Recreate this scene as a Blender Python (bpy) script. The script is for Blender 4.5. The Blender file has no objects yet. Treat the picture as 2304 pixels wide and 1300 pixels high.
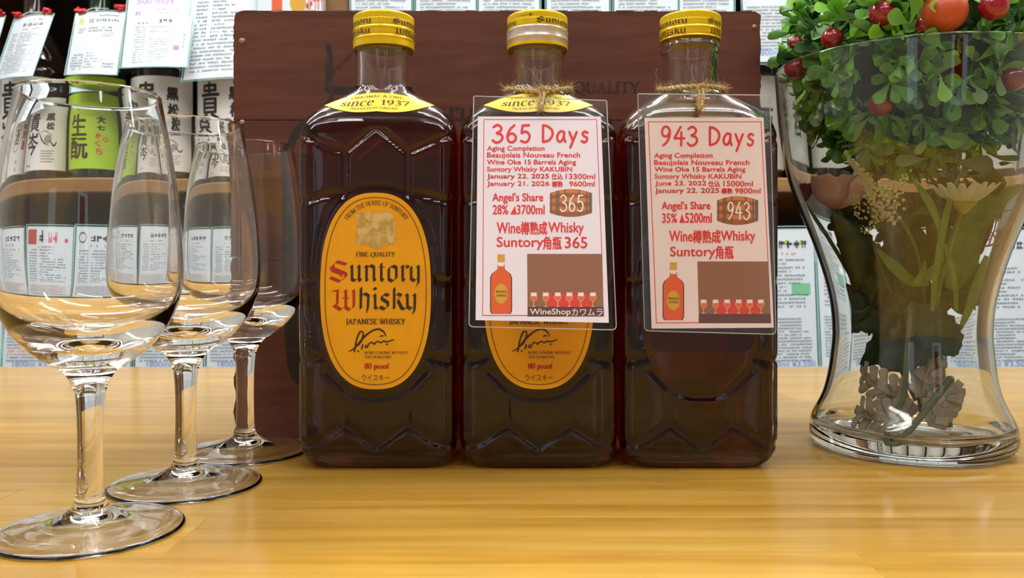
import bpy, math, random
import numpy as np
from mathutils import Vector, Matrix, Quaternion
random.seed(7); np.random.seed(7)
sc = bpy.context.scene
COL = sc.collection
PI = math.pi
F = 1900.0; CX = 1152.0; HY = 601.0; EYE = 0.0937      # focal length and horizon of the 2304x1300 frame, eye height over the table

# ---------------------------------------------------------------- camera, world, lights
cam_d = bpy.data.cameras.new('camera'); cam = bpy.data.objects.new('camera', cam_d); COL.objects.link(cam)
cam.location = (0, 0, EYE); cam.rotation_euler = (PI/2, 0, 0)
cam_d.sensor_width = 36.0; cam_d.lens = F/2304*36; cam_d.shift_y = -(650-HY)/2304.0
cam_d.clip_start = 0.01; cam_d.clip_end = 50
cam_d.dof.use_dof = True; cam_d.dof.focus_distance = 0.385; cam_d.dof.aperture_fstop = 30.0
sc.camera = cam
sc.view_settings.view_transform = 'Standard'; sc.view_settings.look = 'None'
sc.view_settings.exposure = -0.48; sc.view_settings.gamma = 1.0; sc.view_settings.use_curve_mapping = False
cy = sc.cycles
cy.max_bounces = 40; cy.transmission_bounces = 40; cy.glossy_bounces = 6; cy.diffuse_bounces = 4; cy.transparent_max_bounces = 32
cy.sample_clamp_indirect = 30.0; cy.sample_clamp_direct = 30.0; cy.blur_glossy = 0.3
cy.use_denoising = True
w = bpy.data.worlds.new('world'); sc.world = w; w.use_nodes = True
w.node_tree.nodes['Background'].inputs[0].default_value = (0.80, 0.90, 1.0, 1); w.node_tree.nodes['Background'].inputs[1].default_value = 1.7   # daylight outside the shop window

def tube_light(x, y, z, L, wd, power, along='x', col=(1, .97, .92)):
    d = bpy.data.lights.new('fluorescent_light', 'AREA'); d.shape = 'RECTANGLE'; d.size = L; d.size_y = wd; d.energy = power; d.color = col
    o = bpy.data.objects.new('fluorescent_light', d); COL.objects.link(o); o.location = (x, y, z)
    if along == 'y': o.rotation_euler = (0, 0, PI/2)
    return o
LZ = 1.50
LIGHTS = [(-1.0, 0.10, 'x'), (0.55, 0.10, 'x'), (-1.0, -0.95, 'x'), (0.55, -0.95, 'x'), (-1.0, 1.02, 'x'), (0.55, 1.02, 'x'), (1.85, 0.55, 'x')]
for lx, ly, al in LIGHTS:
    tube_light(lx, ly, LZ-.034, 1.2, .15, 12 if ly < .9 else 23, 'x', (1, .97, .94) if ly < .9 else (.86, .94, 1))
    up = tube_light(lx, ly, LZ+.056, 1.2, .15, 9, 'x', (1, .98, .96)); up.rotation_euler = (PI, 0, 0)      # the tubes also light the ceiling

# ---------------------------------------------------------------- helpers
def P(x, y, D): return Vector(((x-CX)*D/F, D, EYE-(y-HY)*D/F))
def lin(c):
    def f(v):
        v /= 255.0
        return v/12.92 if v <= .04045 else ((v+.055)/1.055)**2.4
    return (f(c[0]), f(c[1]), f(c[2]), 1)
MATS = {}
def mat(name, rgb, rough=.5, metal=0, coat=0, spec=.5, sheen=0, sss=0, trans=0, emit=0):
    if name in MATS: return MATS[name]
    m = bpy.data.materials.new(name); m.use_nodes = True; b = m.node_tree.nodes['Principled BSDF']
    b.inputs['Base Color'].default_value = lin(rgb); b.inputs['Roughness'].default_value = rough; b.inputs['Metallic'].default_value = metal
    b.inputs['Coat Weight'].default_value = coat; b.inputs['Coat Roughness'].default_value = .08; b.inputs['Specular IOR Level'].default_value = spec
    b.inputs['Subsurface Weight'].default_value = sss; b.inputs['Subsurface Radius'].default_value = (.002, .004, .001)
    b.inputs['Transmission Weight'].default_value = trans
    if emit: b.inputs['Emission Color'].default_value = lin(rgb); b.inputs['Emission Strength'].default_value = emit
    MATS[name] = m; return m
def nt(m): return m.node_tree.nodes, m.node_tree.links
def noise_tint(m, rgb2, scale=(1, 1, 1), nscale=5, detail=4, lo=.35, hi=.7, bump=0, coord='Object', dist=0.0, bdist=.0004):
    """mix the base colour with a second one through stretched noise, optional fine bump"""
    N, L = nt(m); b = N['Principled BSDF']
    tc = N.new('ShaderNodeTexCoord'); mp = N.new('ShaderNodeMapping'); mp.inputs['Scale'].default_value = scale
    nz = N.new('ShaderNodeTexNoise'); nz.inputs['Scale'].default_value = nscale; nz.inputs['Detail'].default_value = detail; nz.inputs['Distortion'].default_value = dist
    cr = N.new('ShaderNodeValToRGB'); cr.color_ramp.elements[0].position = lo; cr.color_ramp.elements[1].position = hi
    cr.color_ramp.elements[0].color = b.inputs['Base Color'].default_value[:]; cr.color_ramp.elements[1].color = lin(rgb2)
    L.new(tc.outputs[coord], mp.inputs[0]); L.new(mp.outputs[0], nz.inputs['Vector']); L.new(nz.outputs['Fac'], cr.inputs[0]); L.new(cr.outputs[0], b.inputs['Base Color'])
    if bump:
        bp = N.new('ShaderNodeBump'); bp.inputs['Strength'].default_value = bump; bp.inputs['Distance'].default_value = bdist
        L.new(nz.outputs['Fac'], bp.inputs['Height']); L.new(bp.outputs[0], b.inputs['Normal'])
    return m
def glassmat(name, ior=1.5, col=(1, 1, 1, 1), absorb=None):
    m = bpy.data.materials.new(name); m.use_nodes = True; N, L = nt(m); N.remove(N['Principled BSDF'])
    g = N.new('ShaderNodeBsdfGlass'); g.inputs['IOR'].default_value = ior; g.inputs['Roughness'].default_value = 0.0; g.inputs['Color'].default_value = col
    L.new(g.outputs[0], N['Material Output'].inputs['Surface'])
    if absorb:
        v = N.new('ShaderNodeVolumeAbsorption'); v.inputs['Color'].default_value = absorb[0]; v.inputs['Density'].default_value = absorb[1]
        L.new(v.outputs[0], N['Material Output'].inputs['Volume'])
    MATS[name] = m; return m
def filmmat(name, tint=(.97, .97, .97, 1), gl=1.0, rough=.06):
    """thin clear plastic sheet: straight-through light plus a Fresnel gloss"""
    m = bpy.data.materials.new(name); m.use_nodes = True; N, L = nt(m); N.remove(N['Principled BSDF'])
    t = N.new('ShaderNodeBsdfTransparent'); t.inputs[0].default_value = tint
    g = N.new('ShaderNodeBsdfGlossy'); g.inputs['Roughness'].default_value = rough
    lw = N.new('ShaderNodeFresnel'); lw.inputs['IOR'].default_value = 1.5
    mu = N.new('ShaderNodeMath'); mu.operation = 'MULTIPLY'; mu.inputs[1].default_value = gl
    mx = N.new('ShaderNodeMixShader')
    L.new(lw.outputs[0], mu.inputs[0]); L.new(mu.outputs[0], mx.inputs[0]); L.new(t.outputs[0], mx.inputs[1]); L.new(g.outputs[0], mx.inputs[2])
    L.new(mx.outputs[0], N['Material Output'].inputs['Surface'])
    MATS[name] = m; return m

def wloc(o):
    v = Vector((0, 0, 0))
    while o is not None: v += o.location; o = o.parent
    return v
class G:
    """collects polygons in world coordinates; build() links them as ONE mesh object"""
    def __init__(s): s.v = []; s.f = []; s.mi = []
    def add(s, vs, fs, mi=0):
        b = len(s.v); s.v += [tuple(p) for p in vs]; s.f += [tuple(b+i for i in f) for f in fs]; s.mi += [mi]*len(fs); return s
    def box(s, a, b, mi=0, bev=0):
        x0, y0, z0 = a; x1, y1, z1 = b
        if not bev:
            vs = [(x, y, z) for x in (x0, x1) for y in (y0, y1) for z in (z0, z1)]
            return s.add(vs, [(0, 1, 3, 2), (4, 6, 7, 5), (0, 4, 5, 1), (2, 3, 7, 6), (0, 2, 6, 4), (1, 5, 7, 3)], mi)
        vs = []; fs = []
        X = (x0, x0+bev, x1-bev, x1); Y = (y0, y0+bev, y1-bev, y1); Z = (z0, z0+bev, z1-bev, z1)
        idx = {}
        for sx in (0, 1):
            for sy in (0, 1):
                for sz in (0, 1):
                    fx = (x0, x1)[sx]; fy = (y0, y1)[sy]; fz = (z0, z1)[sz]
                    ix = (x0+bev, x1-bev)[sx]; iy = (y0+bev, y1-bev)[sy]; iz = (z0+bev, z1-bev)[sz]
                    for k, p in enumerate(((fx, iy, iz), (ix, fy, iz), (ix, iy, fz))):
                        idx[(sx, sy, sz, k)] = len(vs); vs.append(p)
        I = lambda *a: idx[a]
        for q in (0, 1):
            fs.append([I(q, 0, 0, 0), I(q, 1, 0, 0), I(q, 1, 1, 0), I(q, 0, 1, 0)][::1 if q else -1])
            fs.append([I(0, q, 0, 1), I(1, q, 0, 1), I(1, q, 1, 1), I(0, q, 1, 1)][::-1 if q else 1])
            fs.append([I(0, 0, q, 2), I(1, 0, q, 2), I(1, 1, q, 2), I(0, 1, q, 2)][::1 if q else -1])
        for a_ in (0, 1):
            for b_ in (0, 1):
                fs.append([I(a_, b_, 0, 0), I(a_, b_, 1, 0), I(a_, b_, 1, 1), I(a_, b_, 0, 1)])
                fs.append([I(a_, 0, b_, 0), I(a_, 1, b_, 0), I(a_, 1, b_, 2), I(a_, 0, b_, 2)])
                fs.append([I(0, a_, b_, 1), I(1, a_, b_, 1), I(1, a_, b_, 2), I(0, a_, b_, 2)])
                for c_ in (0, 1): fs.append([I(a_, b_, c_, 0), I(a_, b_, c_, 1), I(a_, b_, c_, 2)])
        return s.add(vs, fs, mi)
    def lathe(s, prof, c, n=48, mi=0, closed=False):
        """prof: (r, z) pairs; c: centre on the ground"""
        vs = []; fs = []; m = len(prof); rows = []
        for r, z in prof:
            if r < 1e-7: rows.append([len(vs)]); vs.append((c[0], c[1], c[2]+z))
            else:
                rows.append(list(range(len(vs), len(vs)+n)))
                vs += [(c[0]+r*math.cos(2*PI*k/n), c[1]+r*math.sin(2*PI*k/n), c[2]+z) for k in range(n)]
        for i in range(m if closed else m-1):
            A = rows[i]; B = rows[(i+1) % m]
            for k in range(n):
                a0, a1 = A[k % len(A)], A[(k+1) % len(A)]; b0, b1 = B[k % len(B)], B[(k+1) % len(B)]
                if len(A) == 1 and len(B) == 1: continue
                if len(A) == 1: fs.append((a0, b1, b0))
                elif len(B) == 1: fs.append((a0, a1, b0))
                else: fs.append((a0, a1, b1, b0))
        return s.add(vs, fs, mi)
    def tube(s, pts, rad, n=8, mi=0, cap=True):
        pts = [Vector(p) for p in pts]; m = len(pts); vs = []; fs = []
        up = Vector((.13, .21, .97)).normalized()
        for i, p in enumerate(pts):
            t = (pts[min(i+1, m-1)]-pts[max(i-1, 0)])
            t = t.normalized() if t.length > 1e-9 else Vector((0, 0, 1))
            a = up - t*up.dot(t)
            a = a.normalized() if a.length > 1e-4 else t.orthogonal().normalized()
            up = a; b = t.cross(a); r = rad[i] if hasattr(rad, '__len__') else rad
            vs += [p+(a*math.cos(2*PI*k/n)+b*math.sin(2*PI*k/n))*r for k in range(n)]
        for i in range(m-1):
            for k in range(n): fs.append((i*n+k, i*n+(k+1) % n, (i+1)*n+(k+1) % n, (i+1)*n+k))
        if cap: fs.append(tuple(range(n))[::-1]); fs.append(tuple(range((m-1)*n, m*n)))
        return s.add(vs, fs, mi)
    def ball(s, c, r, nu=16, nv=10, sc_=(1, 1, 1), mi=0):
        pr = [(r*math.sin(PI*j/nv), -r*math.cos(PI*j/nv)) for j in range(nv+1)]
        g = G().lathe([(a if a > 1e-9 else 0, b) for a, b in pr], (0, 0, 0), nu)
        return s.add([(c[0]+p[0]*sc_[0], c[1]+p[1]*sc_[1], c[2]+p[2]*sc_[2]) for p in g.v], g.f, mi)
    def build(s, name, mats, parent=None, smooth=False, kind=None, label=None, loc=None):
        off = wloc(parent) if parent is not None else Vector(loc or (0, 0, 0))
        me = bpy.data.meshes.new(name)
        V = np.array(s.v, dtype=float).reshape(-1, 3) - np.array(off)
        me.from_pydata(V.tolist(), [], s.f)
        for m_ in (mats if isinstance(mats, (list, tuple)) else [mats]): me.materials.append(m_)
        if len(s.mi) == len(me.polygons): me.polygons.foreach_set('material_index', s.mi)
        if smooth: me.polygons.foreach_set('use_smooth', [True]*len(me.polygons))
        me.update()
        o = bpy.data.objects.new(name, me); COL.objects.link(o)
        if parent is not None: o.parent = parent
        elif loc: o.location = loc
        if kind: o['kind'] = kind
        if label: o['label'] = label
        return o
def thing(name, label, cat, loc=(0, 0, 0), group=None):
    o = bpy.data.objects.new(name, None); o.empty_display_size = .02; COL.objects.link(o); o.location = loc
    o['label'] = label; o['category'] = cat
    if group: o['group'] = group
    return o
def tag(o, label, cat, group=None):
    o['label'] = label; o['category'] = cat
    if group: o['group'] = group
    return o
def cr(pts, n=5):
    """Catmull-Rom through the points (any dimension)"""
    p = [np.array(q, float) for q in pts]; p = [2*p[0]-p[1]]+p+[2*p[-1]-p[-2]]; out = []
    for i in range(1, len(p)-2):
        for k in range(n):
            t = k/n
            out.append(.5*((2*p[i])+(-p[i-1]+p[i+1])*t+(2*p[i-1]-5*p[i]+4*p[i+1]-p[i+2])*t*t+(-p[i-1]+3*p[i]-3*p[i+1]+p[i+2])*t**3))
    out.append(p[-2]); return [tuple(q) for q in out]
def interp(keys, z):
    for (a, *va), (b, *vb) in zip(keys, keys[1:]):
        if z <= b:
            t = max(0, (z-a)/(b-a)); return [x+(y-x)*t for x, y in zip(va, vb)]
    return list(keys[-1][1:])

# ------- flat print: 2-D polygons, later mapped on a plane, a cylinder or a curved sheet
def nib(strokes, wd, ang, ydown=True):
    """broad-nib pen: every stroke is swept by a slanted nib edge"""
    n = np.array((math.cos(ang), (-1 if ydown else 1)*math.sin(ang)))*wd/2; out = []
    for st in strokes:
        k = 1.0
        if isinstance(st, tuple) and isinstance(st[0], float): k, st = st
        for a, b in zip(st, st[1:]):
            a = np.array(a); b = np.array(b)
            if abs((b-a)[0]*n[1]-(b-a)[1]*n[0])/(np.linalg.norm(b-a)+1e-9) < .12*wd:      # nib runs along the stroke: keep a hairline
                t = (b-a)/(np.linalg.norm(b-a)+1e-9); h = np.array((-t[1], t[0]))*wd*.06
                out.append([a-n*.6+h, b+n*.6+h, b+n*.6-h, a-n*.6-h] if np.dot(b-a, n) > 0 else [a+n*.6+h, b-n*.6+h, b-n*.6-h, a+n*.6-h])
            out.append([a+n*k, b+n*k, b-n*k, a-n*k])
    return out
def pen(strokes, wd, smooth=True, cap=8):
    """round pen; a stroke may be (width factor list, points)"""
    out = []
    for st in strokes:
        ws = None
        if isinstance(st, tuple) and len(st) == 2 and isinstance(st[0], list) and isinstance(st[0][0], (int, float)): ws, st = st
        q = [tuple(p)+((ws[i] if ws else 1.0),) for i, p in enumerate(st)]
        if smooth and len(q) > 2: q = cr(q, 5)
        for a, b in zip(q, q[1:]):
            a_ = np.array(a[:2]); b_ = np.array(b[:2]); d = b_-a_; L = np.linalg.norm(d)
            if L < 1e-9: continue
            h = np.array((-d[1], d[0]))/L*wd/2
            out.append([a_+h*a[2], b_+h*b[2], b_-h*b[2], a_-h*a[2]])
        for a in q: out.append([np.array(a[:2])+wd/2*a[2]*np.array((math.cos(2*PI*k/cap), math.sin(2*PI*k/cap))) for k in range(cap)])
    return out
def _pw(v, e): return math.copysign(abs(v)**(2/e), v)
def disc(c, rx, ry=None, n=40, e=2): ry = ry or rx; return [[(c[0]+rx*_pw(math.cos(2*PI*k/n), e), c[1]+ry*_pw(math.sin(2*PI*k/n), e)) for k in range(n)]]
def ringp(c, rx, ry, wd, n=96, e=2):
    o = []
    for k in range(n):
        a, b = 2*PI*k/n, 2*PI*(k+1)/n
        o.append([(c[0]+(rx-j)*_pw(math.cos(t), e), c[1]+(ry-j)*_pw(math.sin(t), e)) for t, j in ((a, 0), (b, 0), (b, wd), (a, wd))])
    return o
def rect(x0, y0, x1, y1): return [[(x0, y0), (x1, y0), (x1, y1), (x0, y1)]]
def fit(polys, box):
    a = np.array([p for q in polys for p in q]); lo = a.min(0); hi = a.max(0); x0, y0, x1, y1 = box
    return [[(x0+(p[0]-lo[0])/(hi[0]-lo[0]+1e-12)*(x1-x0), y0+(p[1]-lo[1])/(hi[1]-lo[1]+1e-12)*(y1-y0)) for p in q] for q in polys]
_tc = {}
def font(txt, box, bold=0.0, shear=0.0, ydown=True):
    """text with Blender's built-in font, fitted to a box"""
    k = (txt, bold, shear)
    if k not in _tc:
        c = bpy.data.curves.new('t', 'FONT'); c.body = txt; c.offset = bold; c.shear = shear; c.resolution_u = 3
        o = bpy.data.objects.new('t', c); COL.objects.link(o)
        me = bpy.data.meshes.new_from_object(o.evaluated_get(bpy.context.evaluated_depsgraph_get()))
        vv = [(v.co.x, -v.co.y if ydown else v.co.y) for v in me.vertices]
        _tc[k] = [[vv[i] for i in p.vertices] for p in me.polygons]
        bpy.data.objects.remove(o); bpy.data.curves.remove(c); bpy.data.meshes.remove(me)
    return fit(_tc[k], box)
def heavy(txt, box, d, **k):
    """dense characters made bolder by overprinting slightly shifted copies"""
    x0, y0, x1, y1 = box
    return sum([font(txt, (x0+a*d, y0+b*d, x1+a*d, y1+b*d), 0.0, **k) for a, b in ((0, 0), (1, 0), (-1, 0), (0, .8), (0, -.8))], [])
def strips(polys, dx):
    """cut convex polygons into narrow vertical strips so that they can follow a curved label"""
    def clip(q, x, s):
        o = []
        for a, b in zip(q, q[1:]+q[:1]):
            ia, ib = s*(a[0]-x) >= 0, s*(b[0]-x) >= 0
            if ia: o.append(a)
            if ia != ib: t = (x-a[0])/(b[0]-a[0]); o.append((x, a[1]+t*(b[1]-a[1])))
        return o
    out = []
    for q in polys:
        q = [tuple(p) for p in q]; lo = min(p[0] for p in q); hi = max(p[0] for p in q); k = math.floor(lo/dx)
        while k*dx < hi:
            c = clip(q, k*dx, 1)
            if len(c) > 2: c = clip(c, (k+1)*dx, -1)
            if len(c) > 2: out.append(c)
            k += 1
    return out
def poly3(g, polys, fn, lift=0.0, step=1.5e-6, mi=0):
    """map 2-D polygons to 3-D: fn(x, y, lift); every polygon a hair above the last so none are coplanar"""
    for i, q in enumerate(polys):
        l = lift+(i % 40)*step
        pts = [fn(p[0], p[1], l) for p in q]
        g.add(pts, [tuple(range(len(pts)))], mi)
    return g

# roman capitals drawn with a flat nib (unit cap height, y up), serifs as short hairlines
def _st(x, y0=0, y1=1, s=.12): return [[(x, y0), (x, y1)], [(x-s, y0), (x+s, y0)], [(x-s, y1), (x+s, y1)]]
def _arc(cx, cy_, rx, ry, a0, a1, n=12): return [(cx+rx*math.cos(math.radians(a0+(a1-a0)*i/n)), cy_+ry*math.sin(math.radians(a0+(a1-a0)*i/n))) for i in range(n+1)]
RO = {
 'I': (.34, _st(.17)), 'F': (.62, _st(.18)+[[(.18, 1), (.56, 1), (.56, .86)], [(.18, .53), (.44, .53)]]),
 'E': (.66, _st(.18)+[[(.18, 1), (.56, 1), (.56, .86)], [(.18, .53), (.46, .53)], [(.18, 0), (.6, 0), (.6, .15)]]),
 'L': (.6, _st(.18)+[[(.18, 0), (.56, 0), (.56, .16)]]), 'T': (.72, [[(.36, 0), (.36, 1)], [(.24, 0), (.48, 0)], [(.05, .85), (.05, 1), (.67, 1), (.67, .85)]]),
 'H': (.84, _st(.18)+_st(.66)+[[(.18, .52), (.66, .52)]]), 'N': (.86, [[(.16, 0), (.16, 1)], [(.06, 1), (.2, 1)], [(.04, 0), (.28, 0)], [(.16, 1), (.7, 0)], [(.7, 0), (.7, 1)], [(.58, 1), (.82, 1)]]),
 'M': (1.0, [[(.14, 0), (.16, 1)], [(.02, 0), (.26, 0)], [(.16, 1), (.5, .05)], [(.5, .05), (.84, 1)], [(.84, 1), (.86, 0)], [(.74, 0), (.98, 0)]]),
 'A': (.8, [[(.12, 0), (.4, 1)], [(.4, 1), (.68, 0)], [(.02, 0), (.22, 0)], [(.56, 0), (.8, 0)], [(.22, .34), (.58, .34)]]),
 'Y': (.76, [[(.1, 1), (.38, .48)], [(.38, .48), (.66, 1)], [(.38, .48), (.38, 0)], [(0, 1), (.22, 1)], [(.54, 1), (.76, 1)], [(.26, 0), (.5, 0)]]),
 'K': (.8, _st(.18)+[[(.2, .45), (.62, 1)], [(.32, .58), (.7, 0)], [(.5, 1), (.74, 1)], [(.6, 0), (.82, 0)]]),
 'W': (1.1, [[(.08, 1), (.32, 0)], [(.32, 0), (.55, 1)], [(.5, 1), (.76, 0)], [(.76, 0), (1.0, 1)], [(0, 1), (.2, 1)], [(.9, 1), (1.1, 1)]]),
 'J': (.4, [[(.24, 1), (.24, .05), (.15, -.15), (.02, -.2)], [(.12, 1), (.36, 1)]]),
 'P': (.66, _st(.18)+[[(.18, 1)]+_arc(.34, .75, .24, .25, 90, -90)+[(.18, .5)]]),
 'R': (.76, _st(.18)+[[(.18, 1)]+_arc(.34, .75, .22, .25, 90, -90)+[(.18, .5)], [(.36, .5), (.68, 0)], [(.6, 0), (.78, 0)]]),
 'O': (.86, [_arc(.43, .5, .35, .51, 0, 360, 20)]), 'Q': (.86, [_arc(.43, .5, .35, .51, 0, 360, 20), [(.45, .02), (.62, -.16), (.86, -.22)]]),
 'U': (.8, [[(.18, 1), (.18, .3)]+_arc(.42, .3, .24, .31, 180, 360)+[(.66, 1)], [(.06, 1), (.3, 1)], [(.54, 1), (.78, 1)]]),
 'S': (.58, [[(.48, .8), (.46, .95), (.3, 1.01), (.13, .93), (.1, .76), (.24, .58), (.42, .44), (.5, .26), (.4, .05), (.24, -.01), (.1, .06), (.07, .22)]]),
 'G': (.82, [_arc(.43, .5, .35, .51, 40, 320, 16)+[(.68, .4)], [(.56, .42), (.8, .42)]]),
 'B': (.66, _st(.18)+[[(.18, 1)]+_arc(.32, .76, .2, .24, 90, -90)+[(.18, .52)], [(.3, .52)]+_arc(.34, .26, .24, .26, 90, -90)+[(.18, 0)]]),
 'D': (.84, _st(.18)+[[(.18, 1)]+_arc(.34, .5, .38, .5, 90, -90)+[(.18, 0)]]), 'C': (.78, [_arc(.43, .5, .35, .51, 42, 318, 16)]),
 '&': (.9, [[(.85, .45), (.6, .1), (.35, 0), (.12, .1), (.12, .35), (.45, .6), (.5, .85), (.35, 1), (.22, .85), (.3, .6), (.82, 0)]]),
 '1': (.5, [[(.1, .82), (.27, .98), (.27, 0)], [(.12, 0), (.42, 0)]]), '7': (.56, [[(.04, .80), (.06, .95), (.5, .95), (.22, 0)], [(.06, .88), (.48, .88)]]),
 '9': (.6, [_arc(.28, .68, .2, .3, 0, 360, 16), [(.48, .68), (.44, .3), (.14, 0)]]), '0': (.6, [_arc(.3, .5, .22, .5, 0, 360, 18)]),
 '3': (.58, [[(.08, .85), (.25, 1), (.42, .85), (.4, .65), (.22, .53), (.42, .42), (.46, .2), (.28, 0), (.08, .08)]]),
 '8': (.6, [_arc(.3, .75, .18, .25, 0, 360, 14), _arc(.3, .25, .22, .26, 0, 360, 14)]),
 's': (.44, [[(.36, .52), (.3, .64), (.16, .64), (.1, .5), (.3, .28), (.36, .14), (.26, .0), (.1, .02), (.06, .14)]]),
 'i': (.3, [[(.04, .62), (.14, .64), (.14, 0)], [(.05, 0), (.25, 0)], [(.12, .86), (.16, .9)]]),
 'n': (.62, [[(.04, .62), (.14, .64), (.14, 0)], [(.05, 0), (.24, 0)], [(.14, .5), (.28, .64), (.4, .62), (.46, .45), (.46, 0)], [(.37, 0), (.58, 0)]]),
 'c': (.5, [_arc(.28, .32, .2, .33, 50, 310, 12)]), 'e': (.52, [[(.1, .38), (.42, .38)]+_arc(.27, .32, .18, .33, 15, 315, 14)]),
 'p': (.6, [[(.04, .62), (.14, .64), (.14, -.3)], [(.04, -.3), (.26, -.3)], _arc(.3, .32, .19, .32, 140, -140, 12)]),
 'r': (.42, [[(.04, .62), (.14, .64), (.14, 0)], [(.05, 0), (.26, 0)], [(.14, .48), (.26, .64), (.38, .6)]]),
 'o': (.58, [_arc(.28, .32, .2, .33, 0, 360, 16)]), 'f': (.36, [[(.16, 0), (.16, .75), (.26, .98), (.4, .92)], [(.03, .62), (.3, .62)], [(.06, 0), (.28, 0)]]), ' ': (.34, [])}
def roman(txt, box=None, wd=.17, ang=.3, arc=None, slant=0.0, sp=.0, ydown=True):
    """box = (x0, y_base_top..): fitted in x; arc=(cx, cy, radius, height, centre angle, sweep) lays it on a circle"""
    x = 0; polys = []
    for ch in txt:
        wch, st = RO[ch]
        for q in nib([[(p[0]+x, p[1]) for p in s] for s in st], wd, ang, ydown=False): polys.append([(p[0]+slant*p[1], p[1]) for p in q])
        x += wch+sp
    if arc:
        cx, cyy, rad, h, amid, sweep = arc; out = []
        for q in polys:
            o = []
            for p in q:
                a = amid+(p[0]/x-.5)*sweep; r = rad+p[1]*h*(1 if sweep > 0 else -1)
                o.append((cx+r*math.sin(a), cyy-r*math.cos(a)))
            out.append(o)
        return out
    x0, yt, x1, yb = box; k = (x1-x0)/x
    return [[(x0+p[0]*k, yb-p[1]*(yb-yt)) for p in q] for q in polys]

# ---------------------------------------------------------------- materials
M_wall = mat('wall_paint', (214, 212, 204), .8); M_ceil = mat('ceiling_paint', (232, 232, 228), .9)
M_floor = noise_tint(mat('floor_vinyl', (120, 112, 100), .45), (140, 132, 120), nscale=3)
M_steel = mat('painted_steel', (225, 225, 225), .4); M_black = mat('black_print', (28, 24, 24), .6)
M_tube = mat('lamp_tube', (255, 252, 245), .4, emit=3.0)
def wood_table():
    m = mat('varnished_pine', (233, 168, 66), .4, coat=.6, spec=.3); N, L = nt(m); b = N['Principled BSDF']
    b.inputs['Coat Roughness'].default_value = .16; b.inputs['Coat IOR'].default_value = 1.5
    tc = N.new('ShaderNodeTexCoord'); oi = N.new('ShaderNodeObjectInfo'); geo = N.new('ShaderNodeNewGeometry')
    mp = N.new('ShaderNodeMapping'); mp.inputs['Scale'].default_value = (3.0, 42, 20)
    off = N.new('ShaderNodeVectorMath'); off.operation = 'ADD'; sc_ = N.new('ShaderNodeVectorMath'); sc_.operation = 'SCALE'; sc_.inputs['Scale'].default_value = 17
    L.new(tc.outputs['Object'], off.inputs[0]); L.new(oi.outputs['Random'], sc_.inputs[0]); L.new(sc_.outputs[0], off.inputs[1]); L.new(off.outputs[0], mp.inputs[0])
    n1 = N.new('ShaderNodeTexNoise'); n1.inputs['Scale'].default_value = 1.6; n1.inputs['Detail'].default_value = 5; n1.inputs['Distortion'].default_value = .6
    L.new(mp.outputs[0], n1.inputs['Vector'])
    mp2 = N.new('ShaderNodeMapping'); mp2.inputs['Scale'].default_value = (9, 330, 90); L.new(off.outputs[0], mp2.inputs[0])
    n2 = N.new('ShaderNodeTexNoise'); n2.inputs['Scale'].default_value = 1.0; n2.inputs['Detail'].default_value = 3; L.new(mp2.outputs[0], n2.inputs['Vector'])
    r1 = N.new('ShaderNodeValToRGB'); e = r1.color_ramp.elements; e[0].position = .28; e[0].color = lin((168, 120, 34)); e[1].position = .74; e[1].color = lin((200, 158, 74))
    e2 = r1.color_ramp.elements.new(.5); e2.color = lin((188, 143, 52)); L.new(n1.outputs['Fac'], r1.inputs[0])
    r2 = N.new('ShaderNodeValToRGB'); r2.color_ramp.elements[0].position = .3; r2.color_ramp.elements[0].color = (.78, .74, .66, 1); r2.color_ramp.elements[1].position = .55; r2.color_ramp.elements[1].color = (1, 1, 1, 1)
    L.new(n2.outputs['Fac'], r2.inputs[0])
    mx = N.new('ShaderNodeMix'); mx.data_type = 'RGBA'; mx.blend_type = 'MULTIPLY'; mx.inputs[0].default_value = .55
    L.new(r1.outputs[0], mx.inputs[6]); L.new(r2.outputs[0], mx.inputs[7])
    hs = N.new('ShaderNodeHueSaturation'); mr = N.new('ShaderNodeMapRange'); mr.inputs['To Min'].default_value = .90; mr.inputs['To Max'].default_value = 1.08
    L.new(oi.outputs['Random'], mr.inputs['Value']); L.new(mr.outputs[0], hs.inputs['Value']); L.new(mx.outputs[2], hs.inputs['Color']); L.new(hs.outputs[0], b.inputs['Base Color'])
    bp = N.new('ShaderNodeBump'); bp.inputs['Strength'].default_value = .12; bp.inputs['Distance'].default_value = .0002; L.new(n2.outputs['Fac'], bp.inputs['Height']); L.new(bp.outputs[0], b.inputs['Normal'])
    return m
M_pine = wood_table()
M_crate = noise_tint(mat('dark_stained_wood', (80, 40, 29), .55, spec=.3), (108, 60, 42), scale=(5, 1, 45), nscale=2.2, detail=6, lo=.3, hi=.72, bump=.35, dist=1.2)
M_crate_end = noise_tint(mat('worn_end_grain', (84, 66, 50), .8), (150, 128, 98), nscale=90, detail=4, lo=.45, hi=.6, bump=.5)
M_stamp = noise_tint(mat('faded_stamp_ink', (38, 27, 22), .7), (84, 44, 33), nscale=140, detail=3, lo=.56, hi=.72)
M_shelf = noise_tint(mat('shelf_wood', (150, 110, 64), .5), (126, 88, 46), scale=(1, 12, 12), nscale=6)
M_back = mat('shelf_back_panel', (66, 58, 52), .8)
M_glass = glassmat('clear_glass', 1.5)
M_crystal = glassmat('wine_glass_crystal', 1.5)
M_vase = glassmat('vase_glass', 1.5, (.975, .985, .98, 1))
M_whisky = glassmat('dark_whisky', 0.907, absorb=((.79, .30, .23, 1), 122))
M_label = noise_tint(mat('orange_yellow_label', (232, 164, 8), .42, spec=.35), (224, 152, 6), nscale=60)
M_neckl = mat('bright_yellow_label', (250, 216, 60), .35)
M_brown_ink = mat('brown_ink', (92, 62, 10), .5); M_dark_ink = mat('dark_brown_ink', (48, 38, 18), .45); M_red_ink = mat('red_ink', (176, 34, 26), .5)
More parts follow.
